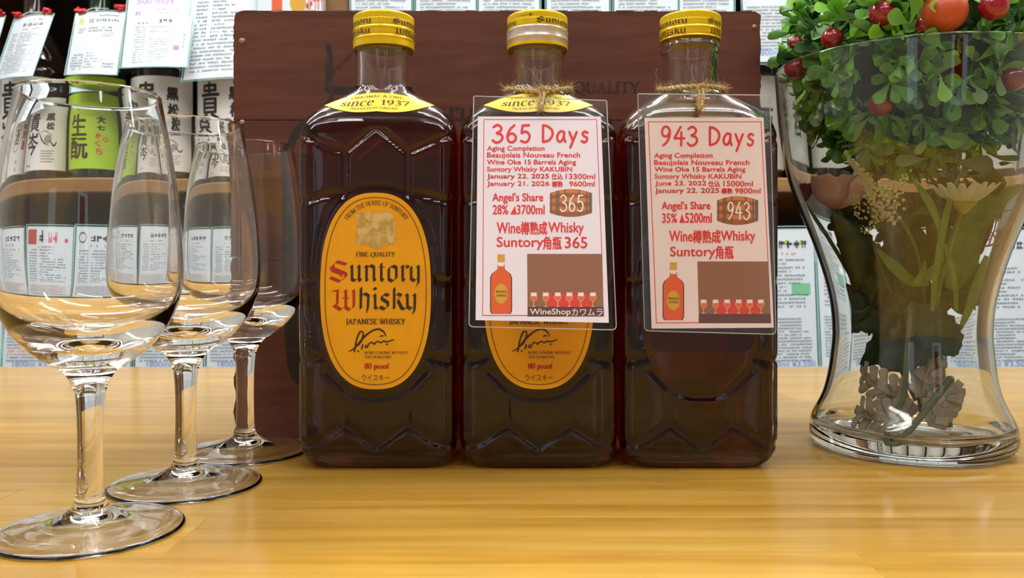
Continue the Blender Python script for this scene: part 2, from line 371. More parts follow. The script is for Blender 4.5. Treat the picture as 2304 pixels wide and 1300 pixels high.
M_gold = noise_tint(mat('pale_gold_emblem', (208, 178, 112), .5), (184, 146, 66), nscale=300, detail=3, lo=.4, hi=.6, bump=.6)
M_cap = mat('yellow_metal_cap', (236, 196, 14), .26, metal=.35, spec=.6)
M_capworn = noise_tint(mat('worn_silver_cap', (214, 202, 196), .3, metal=.55), (226, 190, 110), scale=(1, 1, 14), nscale=60, lo=.5, hi=.75)
M_film = filmmat('clear_laminate', gl=.7, rough=.1); M_filmedge = mat('laminate_edge', (205, 208, 208), .3, trans=.6)
M_paper = mat('white_paper', (236, 228, 242), .7); M_paper2 = mat('cream_paper', (236, 220, 222), .7)
M_redp = mat('red_print', (226, 52, 52), .6)
M_twine = noise_tint(mat('jute_twine', (206, 180, 124), .9), (166, 138, 84), nscale=900, lo=.4, hi=.6)

# ---------------------------------------------------------------- the room
X0, X1, Y0, Y1, Z0, Z1 = -2.6, 2.6, -3.2, 2.1, -.80, 1.75
def slab(name, a, b, m, **k):
    o = G().box(a, b).build(name, m); o['kind'] = 'structure'; return o
slab('floor', (X0, Y0, Z0-.05), (X1, Y1, Z0), M_floor); slab('ceiling', (X0, Y0, Z1), (X1, Y1, Z1+.05), M_ceil)
slab('wall_left', (X0-.08, Y0, Z0), (X0, Y1, Z1), M_wall); slab('wall_right', (X1, Y0, Z0), (X1+.08, Y1, Z1), M_wall)
slab('wall_back', (X0-.08, Y1, Z0-.05), (X1+.08, Y1+.08, Z1+.05), M_wall)
# shop-front wall behind the camera, with two window openings to the street
g = G(); wy0, wy1 = Y0-.1, Y0
for a, b in ((X0-.08, -1.75), (-1.05, .55), (1.45, X1+.08)): g.box((a, wy0, Z0), (b, wy1, Z1))
for a, b in ((-1.75, -1.05), (.55, 1.45)): g.box((a, wy0, Z0), (b, wy1, -.1)); g.box((a, wy0, 1.25), (b, wy1, Z1))
o = g.build('wall_front', M_wall); o['kind'] = 'structure'
M_pane = filmmat('window_glass', gl=1.0, rough=0.0)
for i, (a, b) in enumerate(((-1.75, -1.05), (.55, 1.45))):
    wdo = bpy.data.objects.new('window_%d' % (i+1), None); COL.objects.link(wdo); wdo.location = ((a+b)/2, Y0, -.1); wdo['kind'] = 'structure'
    g = G()
    for q in (((a, Y0-.07, -.1), (a+.04, Y0-.02, 1.25)), ((b-.04, Y0-.07, -.1), (b, Y0-.02, 1.25)), ((a+.04, Y0-.07, -.1), (b-.04, Y0-.02, -.06)), ((a+.04, Y0-.07, 1.21), (b-.04, Y0-.02, 1.25))): g.box(*q)
    g.build('window_frame', M_steel, wdo)
    G().box((a+.04, Y0-.05, -.06), (b-.04, Y0-.044, 1.21)).build('pane', M_pane, wdo)
t = thing('hanging_banner', 'red cloth banner with white lower part hanging in the shop window behind the viewer', 'banner', (.9, Y0+.05, 1.1))
M_bred = mat('red_cloth', (236, 30, 50), .8, emit=0); M_bwh = mat('white_cloth', (240, 240, 245), .8)
for m_ in (M_bred, M_bwh):
    N, L = nt(m_); b_ = N['Principled BSDF']; tr = N.new('ShaderNodeBsdfTranslucent'); tr.inputs[0].default_value = b_.inputs['Base Color'].default_value
    mx = N.new('ShaderNodeMixShader'); mx.inputs[0].default_value = .75; L.new(b_.outputs[0], mx.inputs[1]); L.new(tr.outputs[0], mx.inputs[2]); L.new(mx.outputs[0], N['Material Output'].inputs['Surface'])
def cloth(g, x0, x1, z0, z1, y):
    n = 24
    for s_ in (0, .0012):
        vs = [(x0+(x1-x0)*i/n, y+s_+.012*math.sin(i*1.1), z) for z in (z0, z1) for i in range(n+1)]
        g.add(vs, [(i, i+1, n+2+i, n+1+i) for i in range(n)])
    return g
cloth(G(), .72, 1.12, .35, 1.1, Y0+.05).build('red_cloth', M_bred, t)
cloth(G(), .72, 1.12, .05, .35, Y0+.05).build('white_hem', M_bwh, t)
G().tube([(.68, Y0+.05, 1.11), (1.16, Y0+.05, 1.11)], .009).build('rod', M_steel, t)
# ceiling lamp housings
for i, (lx, ly, al) in enumerate(LIGHTS):
    lab = ['over the left end of the counter', 'over the right end of the counter', 'behind the viewer on the left', 'behind the viewer on the right', 'before the left of the bottle shelf', 'before the middle of the bottle shelf', 'over the floor right of the counter'][i]
    t = thing('ceiling_light', 'twin fluorescent batten hanging ' + lab, 'light', (lx, ly, LZ), 'fluorescent battens')
    G().box((lx-.62, ly-.10, LZ), (lx+.62, ly+.10, LZ+.05), bev=.006).build('housing', M_steel, t)
    for dy in (-.05, .05):
        G().tube([(lx-.59, ly+dy, LZ-.016), (lx+.59, ly+dy, LZ-.016)], .014, 12).build('fluorescent_tube', M_tube, t)
    for sx in (-.45, .45): G().tube([(lx+sx, ly, LZ+.05), (lx+sx, ly, Z1)], .005, 6).build('hanger', M_steel, t)

# ---------------------------------------------------------------- the table (counter) of glued pine staves
TB = thing('wooden_counter', 'varnished golden pine counter top of glued staves carrying the bottles and glasses', 'table', (0, .3, Z0))
rows = []; yb = .795; seam = EYE*F/(1163-HY)     # a stave joint lies where the photo shows its line
ys = [seam+.0395*k for k in range(-12, 13) if -.17 < seam+.0395*k < .79]
ys = sorted(ys); ys[-1] = .795 if .795-ys[-1] < .02 else ys[-1]
if ys[-1] < .795: ys.append(.795)
rnd = random.Random(5)
for r0, r1 in zip(ys, ys[1:]):
    x = -1.0-rnd.random()*.25
    while x < 1.0:
        x2 = x+.32+rnd.random()*.3
        a, b = max(x, -1.0), min(x2, 1.0)
        if b-a > .02:
            gp = .00002; bv = .00022 if min(abs(r0-seam), abs(r1-seam)) < .001 else .00004
            me_o = G().box((a+gp, r0+gp, -.03), (b-gp, r1-gp, 0), bev=bv).build('stave', M_pine, TB)
            me_o.data.transform(Matrix.Translation((-(a+b)/2, -(r0+r1)/2+TB.location.y, 0))); me_o.location = ((a+b)/2-TB.location.x, (r0+r1)/2-TB.location.y, 0)
        x = x2
for sx in (-.95, .88):
    for sy in (-.12, .70):
        G().box((sx, sy, Z0), (sx+.07, sy+.07, -.0305), bev=.003).build('leg', M_shelf, TB)
G().box((-.96, .715, -.10), (.96, .745, -.0305)).build('apron', M_shelf, TB)
G().box((-.96, -.10, -.10), (.96, -.07, -.0305)).build('apron', M_shelf, TB)

# ---------------------------------------------------------------- wooden crate behind the bottles
CD = .460; cl, crr = -.1518, .1356; ct = .2334
C = thing('wooden_crate', 'dark reddish-brown wooden crate standing upright behind the three bottles', 'crate', (-.008, CD+.04, 0))
zs = [0, EYE-(588-HY)*CD/F, EYE-(270-HY)*CD/F, ct]
rr = random.Random(3)
for i in range(3):
    z0, z1 = zs[i]+(.0002 if i else 0), zs[i+1]-.0002
    # slightly uneven outline: small steps down both ends where the finger joints show
    n = 26; L_ = []; R_ = []
    for k in range(n+1):
        z = z0+(z1-z0)*k/n
        L_.append((cl+rr.uniform(-.0003, .0006)+(.0010 if (i == 0 and (k//2) % 2) else 0), z)); R_.append((crr+rr.uniform(-.0002, .0002)-(.0004 if (k//4) % 2 and i == 2 else 0), z))
    if i == 2: L_[-1] = (cl+.0045, ct); L_[-2] = (cl+.0012, L_[-2][1]+.001); R_[-1] = (crr-.003, ct-.0005)
    vs = []; fs = []
    for y in (CD, CD+.010):
        for k in range(n+1): vs += [(L_[k][0], y, L_[k][1]), (R_[k][0], y, R_[k][1])]
    m2 = 2*(n+1)
    for k in range(n):
        a = 2*k; fs += [(a, a+1, a+3, a+2), (m2+a, m2+a+2, m2+a+3, m2+a+1), (a, a+2, m2+a+2, m2+a), (a+1, m2+a+1, m2+a+3, a+3)]
    fs += [(0, m2, m2+1, 1), (m2-2, m2-1, 2*m2-1, 2*m2-2)]
    o = G().add(vs, fs).build('plank', M_crate, C)
for a, b in ((cl+.0012, cl+.0112), (crr-.0112, crr-.0014)):
    G().box((a, CD+.0102, 0), (b, CD+.078, ct-.001), bev=.0008).build('side_board', M_crate, C)
G().box((cl+.0114, CD+.0102, ct-.0105), (crr-.0116, CD+.078, ct-.0006), bev=.0006).build('top_board', M_crate_end, C)
G().box((cl+.0114, CD+.0102, 0), (crr-.0116, CD+.078, .010), bev=.0006).build('bottom_board', M_crate, C)
G().box((cl+.0114, CD+.070, .0102), (crr-.0116, CD+.0778, ct-.0107)).build('back_board', M_crate, C)
# pale chipped top edge
g = G()
x = cl+.006
while x < crr-.006:
    l = rr.uniform(.004, .016); h = rr.uniform(.0002, .0008)
    g.box((x, CD-.0001, ct-h), (min(x+l, crr-.005), CD+.004, ct+.00015)); x += l+rr.uniform(.001, .014)
g.build('chipped_edge', M_crate_end, C, kind='stuff')
def on_crate(x, y, l): return P(x, y, CD-l)
for (x, y, rd) in ((545, 92, .0016), (545, 275, .0014), (1697, 60, .0012), (1693, 262, .0012)):
    p = P(x, y, CD); G().ball((p.x, CD-.0001, p.z), rd, 12, 8, (1.15, .45, 1)).build('nail_head', mat('dull_brass', (150, 136, 96), .45, metal=.5), C, smooth=True)
# printed bottle outline and words
st = []
st += pen([([1, 1.3, 1.5, 1.2], [(738, 102), (741, 130), (740, 160), (740, 200)])], 11)
st += pen([(740, 200), (770, 204), (800, 203)] and [[(738, 199), (770, 204), (802, 203)]], 17)
st += pen([([.8, 1, 1.1, 1.3, 1.4, 1.6], [(748, 205), (742, 228), (722, 250), (690, 273), (664, 302), (648, 345)])], 12)
st += pen([([.6, 1, 1.1, 1.1, 1.2, 1.2], [(645, 340), (650, 420), (651, 520), (653, 640), (656, 760), (660, 800)])], 25)
st += pen([([1.2, 1.2, 1.0, .7], [(657, 795), (663, 835), (678, 858), (700, 862)])], 22)
g = poly3(G(), st, on_crate, .00006); g.build('stamped_bottle_outline', M_stamp, C)
BL = {}
BL['S'] = [[(340, 205), (500, 250)], [(340, 205), (285, 260), (290, 320), (400, 362), (485, 400), (500, 450), (390, 528)], [(240, 462), (390, 525)], (.55, [(242, 290), (270, 360), (400, 405), (435, 450)])]
BL['untory'] = [[(575, 272), (592, 290), (592, 490), (632, 517)], [(632, 517), (700, 470)], [(690, 272), (708, 290), (708, 490), (736, 517)],
 [(808, 275), (828, 290), (828, 500), (846, 515)], [(828, 300), (895, 265), (948, 298), (948, 490), (972, 512)], [(1068, 235), (1068, 490), (1100, 515)], (.3, [(1025, 293), (1130, 293)]),
 [(1255, 275), (1190, 310)], [(1190, 310), (1190, 490), (1245, 525)], [(1255, 275), (1312, 302), (1312, 480), (1245, 525)],
 [(1398, 275), (1415, 292), (1415, 490), (1442, 515)], [(1415, 310), (1468, 270)], [(1478, 278), (1512, 300)],
 [(1552, 285), (1552, 482), (1604, 517)], [(1604, 517), (1668, 470)], [(1652, 275), (1672, 295), (1672, 545), (1648, 590)], (.35, [(1660, 560), (1630, 612)])]
BL['W'] = [(.6, [(275, 685), (380, 665)]), [(358, 670), (352, 905)], [(295, 915), (410, 985)], [(410, 985), (480, 935)], [(472, 672), (492, 690), (492, 950), (550, 988)], [(550, 988), (625, 930)], [(602, 672), (625, 690), (622, 945)], (.3, [(425, 795), (550, 795)])]
BL['hisky'] = [[(738, 628), (735, 950), (742, 962)], [(745, 750), (800, 722), (860, 760), (850, 940), (840, 1000)], (.4, [(850, 985), (826, 1045)]), [(948, 635), (984, 655)],
 [(948, 740), (968, 758), (968, 945), (995, 970)], [(1010, 972), (1060, 930)], [(1120, 732), (1190, 755)], [(1120, 732), (1075, 768), (1080, 812), (1176, 872), (1176, 935), (1118, 980)], [(1045, 938), (1118, 980)],
 [(1278, 630), (1276, 945), (1282, 965)], [(1295, 760), (1335, 725), (1392, 758), (1332, 822)], [(1338, 835), (1400, 960), (1436, 978)], [(1440, 975), (1490, 935)], [(1470, 735), (1492, 755), (1492, 935), (1544, 972)],
 [(1544, 972), (1610, 925)], [(1592, 735), (1615, 758), (1608, 985), (1590, 1040)], (.35, [(1600, 1020), (1570, 1072)])]
def bl(keys, wd=60): return [q for k in keys for q in nib(BL[k], wd, PI/4)]
word1 = bl(['S', 'untory']); word2 = bl(['W', 'hisky'])
g = poly3(G(), fit(word1, (800, 228, 1066, 296)), on_crate, .00006)
g.build('stamped_blackletter', M_stamp, C)
poly3(G(), roman('FINE QUALITY', (1205, 184, 1440, 209)), on_crate, .00012).build('stamped_words', M_stamp, C)
c45 = math.cos(.78); w3 = [[(772+(p[0]*c45+p[1]*c45), 140+(-p[0]*c45+p[1]*c45)) for p in q] for q in fit(word1, (-38, -7, 38, 7))]
poly3(G(), w3, on_crate, .00006).build('stamped_neck_word', M_stamp, C)

# ---------------------------------------------------------------- whisky bottles
BK = [(0, .0300, .0185, 5), (.0012, .0322, .0205, 6), (.004, .0345, .0228, 7), (.009, .0364, .0244, 8), (.0145, .0370, .0250, 9), (.152, .0370, .0250, 9), (.156, .0368, .0249, 8), (.160, .0361, .0244, 6.5),
      (.163, .0350, .0235, 5.4), (.166, .0332, .0220, 4.6), (.169, .0302, .0197, 3.9), (.172, .0262, .0172, 3.2), (.175, .0214, .0153, 2.6), (.1775, .0172, .0141, 2.2), (.180, .0142, .0138, 2.0), (.183, .0136, .0136, 2),
      (.194, .0134, .0134, 2), (.1975, .0136, .0136, 2), (.1985, .0143, .0143, 2), (.2005, .0143, .0143, 2), (.2012, .0138, .0138, 2), (.203, .0138, .0138, 2), (.205, .0136, .0136, 2)]
NB = 288
def se(z, th, inset=0):
    hw, hd, n = interp(BK, z); hw -= inset; hd -= inset
    return (abs(math.cos(th)/hw)**n+abs(math.sin(th)/hd)**n)**(-1/n)
def front_y(x, z):
    hw, hd, n = interp(BK, z); return -hd*max(0, 1-abs(x/hw)**n)**(1/n)
SEG = []
def mir(*p):
    for s in (1, -1):
        q = [(s*a*.001, b*.001) for a, b in p]
        SEG.extend(zip(q, q[1:]))
mir((0, 158.5), (14.5, 146.5), (14.5, 125)); mir((14.5, 146.5), (26, 151.5), (37, 156))
mir((14.5, 40), (14.5, 21), (0, 10.5)); mir((14.5, 21), (27, 13), (38, 10))
for zz in (123.3, 85.8, 49.3): mir((39, zz), (30, zz+1.5), (23, zz+3.5))
mir((14.5, 128), (23, 126.8)); mir((14.5, 38), (23, 46))
def groove(x, y, z):
    front = np.abs(x)/.037 < np.abs(y)/.025+.0
    u = np.where(front, x, y*.037/.025); d = np.full(x.shape, 1.0)
    for (a, b), (c, e) in SEG:
        vx, vz = c-a, e-b; t = np.clip(((u-a)*vx+(z-b)*vz)/(vx*vx+vz*vz), 0, 1)
        d = np.minimum(d, np.hypot(u-a-vx*t, z-b-vz*t))
    gdep = .0011*np.exp(-(d/.00135)**2)
    e = (np.abs(u/.0268)**2.45+np.abs((z-.0828)/.0462)**2.45)**(1/2.45)
    m_ = 1/(1+np.exp(-(e-1.03)*60)); gdep = gdep*m_ + .0006*np.exp(-((e-1.055)/.022)**2)*front
    return gdep*(z < .158)
def shell(zs_, inset, grooves):
    th = np.arange(NB)*2*PI/NB; V = []
    for z in zs_:
        r = np.array([se(z, t_, inset) for t_ in th]); V.append(np.stack([r*np.cos(th), r*np.sin(th), np.full(NB, z)], 1))
    V = np.array(V)
    if grooves:
        d = groove(V[..., 0], V[..., 1], V[..., 2]); hw, hd = .037, .025
        nx = np.sign(V[..., 0])*np.abs(V[..., 0]/hw)**6/hw; ny = np.sign(V[..., 1])*np.abs(V[..., 1]/hd)**6/hd; L_ = np.hypot(nx, ny)+1e-9
        V[..., 0] -= nx/L_*d*grooves; V[..., 1] -= ny/L_*d*grooves
    return V
zo = list(np.array([0, .0006, .0012, .0022, .0034, .005, .007]))+list(np.arange(.009, .152, .00125))+list(np.arange(.153, .184, .0009))+list(np.arange(.186, .197, .002))+[.197, .1975, .198, .1985, .2, .2005, .2012, .203, .205]
zi = [.0065, .0075, .009, .012]+list(np.arange(.0145, .155, .003))+list(np.arange(.156, .182, .0015))+list(np.arange(.184, .205, .004))+[.205]
def rings_faces(base, n, flip=False):
    f = []
    for i in range(n-1):
        for k in range(NB):
            q = (base+i*NB+k, base+i*NB+(k+1) % NB, base+(i+1)*NB+(k+1) % NB, base+(i+1)*NB+k); f.append(q[::-1] if flip else q)
    return f
INS = .0028
def bottle_meshes(level):
    vo = shell(zo, 0, 1.0); n0 = len(zo)
    zl = [z for z in zi if z < level-.0004]+[level]; zu = [level]+[z for z in zi if z > level+.0004]
    vu = shell(zu, INS, .5); vl = shell(zl, INS, .5)
    v = vo.reshape(-1, 3).tolist(); f = rings_faces(0, n0); b2 = len(v); v += vu.reshape(-1, 3).tolist(); f += rings_faces(b2, len(zu), True)
    top_o = (n0-1)*NB; top_i = b2+(len(zu)-1)*NB
    f += [(top_o+k, top_o+(k+1) % NB, top_i+(k+1) % NB, top_i+k) for k in range(NB)]
    f.append(tuple(range(NB))[::-1])
    gg = G(); gg.add(v, f)
    gl = G(); n1 = len(zl); f = rings_faces(0, n1); f.append(tuple(range(NB))[::-1]); f.append(tuple(range((n1-1)*NB, n1*NB))); gl.add(vl.reshape(-1, 3).tolist(), f)
    return gg, gl
SF = F/.388/1000      # label scale, px per mm (x1000)
def lab(x, y, l): return Vector(((x-845)/SF/1000, -.02515-l, EYE-(y-HY)/SF/1000))
def zedge(x):
    q = (x/.026)**2; return .1657+.0042*q**1.3-.0006*math.sin(min(1, abs(x)/.026)*PI)*1.6, .1757-.0058*q
def neck(u, v, l):
    zb, zt = zedge(u); z = zb+(zt-zb)*v; return Vector((u, front_y(u, z)-.00025-l, z+.0002))
def cyl(th, z, r): return Vector((r*math.sin(th), -r*math.cos(th), z))
def shift(g, loc, turn=False):
    s = -1 if turn else 1
    g.v = [(p[0]*s+loc[0], p[1]*s+loc[1], p[2]+loc[2]) for p in g.v]; return g
def cap_mesh(z0, z1, style=0):
    n = 432; bead = lambda z, c, h, wd: h*math.exp(-((z-c)/wd)**2)
    zz = [z0]+list(np.arange(z0+.0003, z1-.0009, .00028))+[z1-.0006, z1-.0003, z1-.0001, z1]
    vs = []; fs = []
    for i, z in enumerate(zz):
        r = .01475+bead(z, .2033, .00035, .0005)+bead(z, .2077, .00035, .0005)+bead(z, .2002, .0001, .002)-bead(z, .2042, .0003, .0004)-bead(z, .20865, .00012, .0003)
        top = max(0, (z-(z1-.0009))/.0009); r -= .0008*top*top
        k_ = 1 if .2118 < z < z1-.0003 else 0
        for k in range(n):
            q = r-(.00022*(.5+.5*math.cos(2*PI*k/6)) if k_ else 0); a = 2*PI*k/n; vs.append((q*math.cos(a), q*math.sin(a), z))
    m = len(zz)
    for i in range(m-1):
        for k in range(n): fs.append((i*n+k, i*n+(k+1) % n, (i+1)*n+(k+1) % n, (i+1)*n+k))
    fs.append(tuple(range((m-1)*n, m*n)))
    b = len(vs)   # inside wall
    for z in (z0, z1-.001):
        for k in range(n): a = 2*PI*k/n; vs.append((.0144*math.cos(a), .0144*math.sin(a), z))
    for k in range(n): fs.append((k, b+k, b+(k+1) % n, (k+1) % n)); fs.append((b+k, b+n+k, b+n+(k+1) % n, b+(k+1) % n))
    fs.append(tuple(range(b+n, b+2*n))[::-1])
    return G().add(vs, fs)
def cap_word(g, word, az0, azw, zb, zt, r=.01495):
    pl = fit(word, (0, 0, 1, 1))
    sub = []
    for q in pl: sub.append(q)
    poly3(g, sub, lambda x, y, l: cyl(az0+azw*x, zt-(zt-zb)*y, r+l), .00012)
def make_bottle(cx, level, label, turn=False, style=0):
    t = thing('whisky_bottle', label, 'bottle', (cx, .413, 0), 'whisky bottles in a row before the crate'); loc = (cx, .413, 0)
    gg, gl = bottle_meshes(level)
    shift(gg, loc).build('glass_body', M_glass, t, smooth=True); shift(gl, loc).build('whisky', M_whisky, t, smooth=True)
    # front label
    g = poly3(G(), disc((845, 654.5), 124.5, 221, 96, 2.45), lab); g.v = g.v+[(p[0], p[1]+.0001, p[2]) for p in g.v]; n = 96
    g.f += [tuple(range(n, 2*n))[::-1]]+[(k, n+k, n+(k+1) % n, (k+1) % n) for k in range(n)]; g.mi += [0]*(n+1)
    L_ = shift(g, loc, turn).build('oval_label', M_label, t)
    T = lambda polys, lift=.00012: shift(poly3(G(), polys, lab, lift), loc, turn)
    T(ringp((845, 654.5), 114.5, 211, 1.7, 144, 2.45)).build('border_line', M_brown_ink, L_)
    T(roman('FROM THE HOUSE OF SUNTORY', arc=(847, 538, 77, 10, 0, 1.98))+roman('FINE QUALITY', (801, 567, 889, 577), wd=.2)+roman('JAPANESE WHISKY', (778, 717, 912, 729), wd=.22)
      + roman('NONE GENUINE WITHOUT', (820, 790, 918, 796), wd=.16)+roman('THIS SIGNATURE', (820, 800, 881, 806), wd=.16)+font('ウイスキー', (814, 842, 876, 857))).build('small_lettering', M_brown_ink, L_)
    tr = lambda pl: [[(710+p[0]/7.222, 560+p[1]/7.222) for p in q] for q in pl]
    T(tr(bl(['S', 'W']))).build('red_initials', M_red_ink, L_); T(tr(bl(['untory', 'hisky']))).build('blackletter_words', M_dark_ink, L_)
    T(roman('80 proof', arc=(843, 1010, -182, 10, PI*0, -.29), wd=.26) if 0 else roman('80 proof', (820, 817, 875, 829), wd=.24), .00012).build('red_lettering', M_red_ink, L_)
    sg = pen([([.5, .8, 1, 1.2, 1.2, 1, 1, 1.1, 1, .6], [(365, 568), (430, 540), (500, 480), (560, 410), (640, 310), (750, 220), (850, 170), (930, 168), (1000, 210), (1045, 292)]),
              ([.8, 1, 1, 1, .9, .9, 1.2, 1.2], [(465, 580), (485, 480), (505, 360), (560, 225), (612, 208), (630, 255), (600, 360), (545, 445)]), [(532, 562), (540, 566)], [(622, 450), (600, 520)],
              ([.8, .9, .9, .8, .8, .8, .9, .8, .8, .8, .8, .8, .6], [(685, 450), (665, 492), (700, 492), (730, 440), (765, 410), (800, 412), (828, 440), (862, 400), (905, 388), (950, 412), (1000, 382), (1060, 392), (1190, 357)]), (([.5, .8, .4]), [(930, 302), (965, 283), (1000, 290)]), [(1058, 440), (1064, 444)]], 30)
    T([[(740+p[0]/8.127, 720+p[1]/8.127) for p in q] for q in sg]).build('signature', M_dark_ink, L_)
    em = [(803, 484), (812, 477), (826, 480), (838, 476), (850, 480), (862, 477), (876, 478), (886, 484), (888, 500), (889, 520), (892, 538), (888, 548), (874, 551), (866, 553), (857, 558), (845, 560), (833, 556), (826, 551), (810, 550), (799, 545), (800, 530), (803, 515), (802, 498)]
    E = T([em], .00008).build('gold_emblem', M_gold, L_)
    # shoulder label
    g = G(); nu, nv = 44, 8; vs = []
    for i in range(nu+1):
        for j in range(nv+1): vs.append(neck(-.0262+.0524*i/nu, j/nv, 0))
    fs = [(i*(nv+1)+j, (i+1)*(nv+1)+j, (i+1)*(nv+1)+j+1, i*(nv+1)+j+1) for i in range(nu) for j in range(nv)]
    N_ = shift(g.add(vs, fs), loc, turn).build('shoulder_label', M_neckl, t, smooth=True)
    NM = lambda X, Y: ((X-1167)/8.86/4.80*.001, 1-(Y-95)/(435-95))
    def nk(polys):
        g = G()
        for i, q in enumerate(polys):
            g.add([neck(*NM(p[0], p[1]), .00012+(i % 40)*1.5e-6) for p in q], [tuple(range(len(q)))])
        return g
    shift(nk(roman('since', (420, 185, 1080, 318), wd=.13, slant=.15)+roman('1937', (1215, 215, 1800, 312), wd=.14)), loc, turn).build('lettering', M_dark_ink, N_)
    shift(nk(roman('ORIGINAL & FINE', (620, 140, 1660, 175), wd=.14)+roman('PRODUCED BY SUNTORY', (640, 352, 1580, 388), wd=.14)), loc, turn).build('small_lettering', M_brown_ink, N_)
    # cap
    cz = .1994 if style < 2 else .2034
    K = shift(cap_mesh(cz, .2156), loc).build('screw_cap', M_cap, t, smooth=True)
    g = G()
    if style == 0:
        cap_word(g, word1, -1.62, 1.34, .2086, .2118); cap_word(g, word2, -1.58, 1.26, .2038, .2074)
        cap_word(g, word1, .42, 1.34, .2086, .2118); cap_word(g, word2, .50, 1.26, .2038, .2074)
    elif style == 2:
        cap_word(g, word1, -1.66, 1.34, .2086, .2118); cap_word(g, word2, -1.62, 1.26, .2038, .2074)
        cap_word(g, word1, .36, 1.34, .2086, .2118); cap_word(g, word2, .44, 1.26, .2038, .2074)
    else:
        cap_word(g, word1, -.06, 1.3, .2086, .2120); cap_word(g, word1, -2.0, 1.2, .2086, .2118)
        ar = pen([[(0, .5), (.8, .5)]], .12, False)+[[(.72, .1), (1, .5), (.72, .9)]]
        cap_word(g, ar, -.62, .46, .2126, .2136)
    shift(g, loc).build('cap_lettering', M_dark_ink, K)
    if style == 1:
        g = G(); ps = [(.01482, .1996), (.01486, .2028), (.01515, .2033), (.01484, .2039), (.01486, .2070), (.01513, .2077), (.01484, .2084)]
        shift(g.lathe(ps, (0, 0, 0), 160), loc).build('worn_band', M_capworn, K, smooth=True, label='worn silvery lower half of the cap')
    return t
BX = (-.06265, .0124, .0872)
B1 = make_bottle(BX[0], .1655, 'square whisky bottle with no tag and its whole oval yellow label showing, leftmost of three', style=0)
B2 = make_bottle(BX[1], .1655, 'square whisky bottle with worn silver and yellow cap carrying the 365 Days tag', style=1)
B3 = make_bottle(BX[2], .1585, 'square whisky bottle turned label to the back carrying the 943 Days tag', turn=True, style=2)

# ---------------------------------------------------------------- hang tags
def plane(A, B, x, y, l):
    D = (A+B*EYE)/(1+B*(y-HY)/F); return P(x, y, D-l)
CO = {}   # monoline hand-drawn figures, box 0..1 (y down)
CO['3'] = [[(.1, .12), (.45, .0), (.78, .15), (.7, .36), (.38, .47), (.78, .56), (.88, .78), (.6, .98), (.25, 1), (.03, .88)]]
CO['6'] = [[(.72, .02), (.35, .25), (.12, .6), (.18, .88), (.45, 1), (.78, .9), (.85, .68), (.6, .5), (.3, .54), (.14, .68)]]
CO['5'] = [[(.8, .02), (.25, .03)], [(.25, .03), (.15, .46)], [(.15, .46), (.5, .38), (.82, .54), (.8, .82), (.5, 1), (.1, .92)]]
CO['9'] = [[(.8, .32), (.6, .5), (.28, .48), (.14, .28), (.3, .04), (.6, .0), (.82, .16), (.84, .45), (.6, .8), (.25, 1)]]
CO['4'] = [[(.62, .0), (.05, .62)], [(.05, .62), (.95, .62)], [(.68, .3), (.66, 1)]]
CO['D'] = [[(.12, .02), (.12, .98)], [(.12, .02), (.5, .08), (.86, .3), (.9, .6), (.6, .88), (.12, .98)]]
CO['a'] = [[(.82, .42), (.5, .36), (.18, .55), (.12, .8), (.35, .97), (.65, .85), (.82, .55)], [(.82, .4), (.8, .75), (.95, .98)]]
CO['y'] = [[(.1, .4), (.45, .9)], [(.85, .4), (.45, .95), (.2, 1.3)]]
CO['s'] = [[(.8, .45), (.5, .38), (.22, .5), (.4, .64), (.75, .74), (.7, .92), (.4, 1), (.12, .92)]]
def comic(txt, box, wd):
    adv = {' ': .55, 'D': 1.0, 'a': .85, 'y': .85, 's': .75}; x = 0; out = []; x0, y0, x1, y1 = box; tot = sum(adv.get(c, .95) for c in txt)-.12; k = (x1-x0)/tot
    for c in txt:
        a = adv.get(c, .95)
        if c != ' ': out += pen([[(x0+(x+p[0]*(a-.17))*k, y0+p[1]*(y1-y0)) for p in s] for s in CO[c]], wd)
        x += a
    return out
M_pbrown = mat('picture_brown', (146, 98, 72), .6); M_pdark = mat('picture_dark_band', (98, 58, 58), .6); M_pwhite = mat('print_white', (240, 230, 226), .6)
M_ppeach = mat('picture_pale_outline', (232, 186, 146), .6); M_porange = mat('picture_orange', (224, 110, 56), .6); M_pred2 = mat('picture_red', (216, 62, 54), .6)
M_stave = mat('barrel_orange', (208, 124, 66), .6); M_stave2 = mat('barrel_brown', (160, 92, 52), .6); M_hoop = mat('barrel_hoop_grey', (112, 96, 84), .6)
M_amber = mat('picture_amber', (226, 92, 34), .55); M_pgold = mat('picture_gold', (214, 160, 50), .55)
def lines(x0, rows): return rows
def barrel(o, T, x0, y0, x1, y1, num):
    w_, h_ = x1-x0, y1-y0
    def half(t): return .5*(1-.30*(2*t-1)**2)
    def band(t0, t1, a=-1, b=1, n=6):
        top = [(x0+w_*(t0+(t1-t0)*i/n), y0+h_*(.5+a*half(t0+(t1-t0)*i/n))) for i in range(n+1)]
        bot = [(x0+w_*(t0+(t1-t0)*i/n), y0+h_*(.5+b*half(t0+(t1-t0)*i/n))) for i in range(n+1)]
        return [top+bot[::-1]]
    st = [-1, -.72, -.4, -.05, .3, .62, 1]
    T(sum([band(0, 1, a, b, 12) for a, b in zip(st[::2], st[1::2])], []), .00002).build('barrel_print_light', M_stave, o)
    T(sum([band(0, 1, a, b, 12) for a, b in zip(st[1::2], st[2::2])], []), .00002).build('barrel_print_brown', M_stave2, o)
    T(sum([band(t, t+.035) for t in (.02, .14, .19, .34, .68, .86)], [])+band(.93, 1), .00009).build('barrel_hoop_print', M_hoop, o)
    T(comic(num, (x0+w_*.25, y0+h_*.22, x0+w_*.82, y0+h_*.80), 3.4), .00018).build('barrel_number', M_pwhite, o)
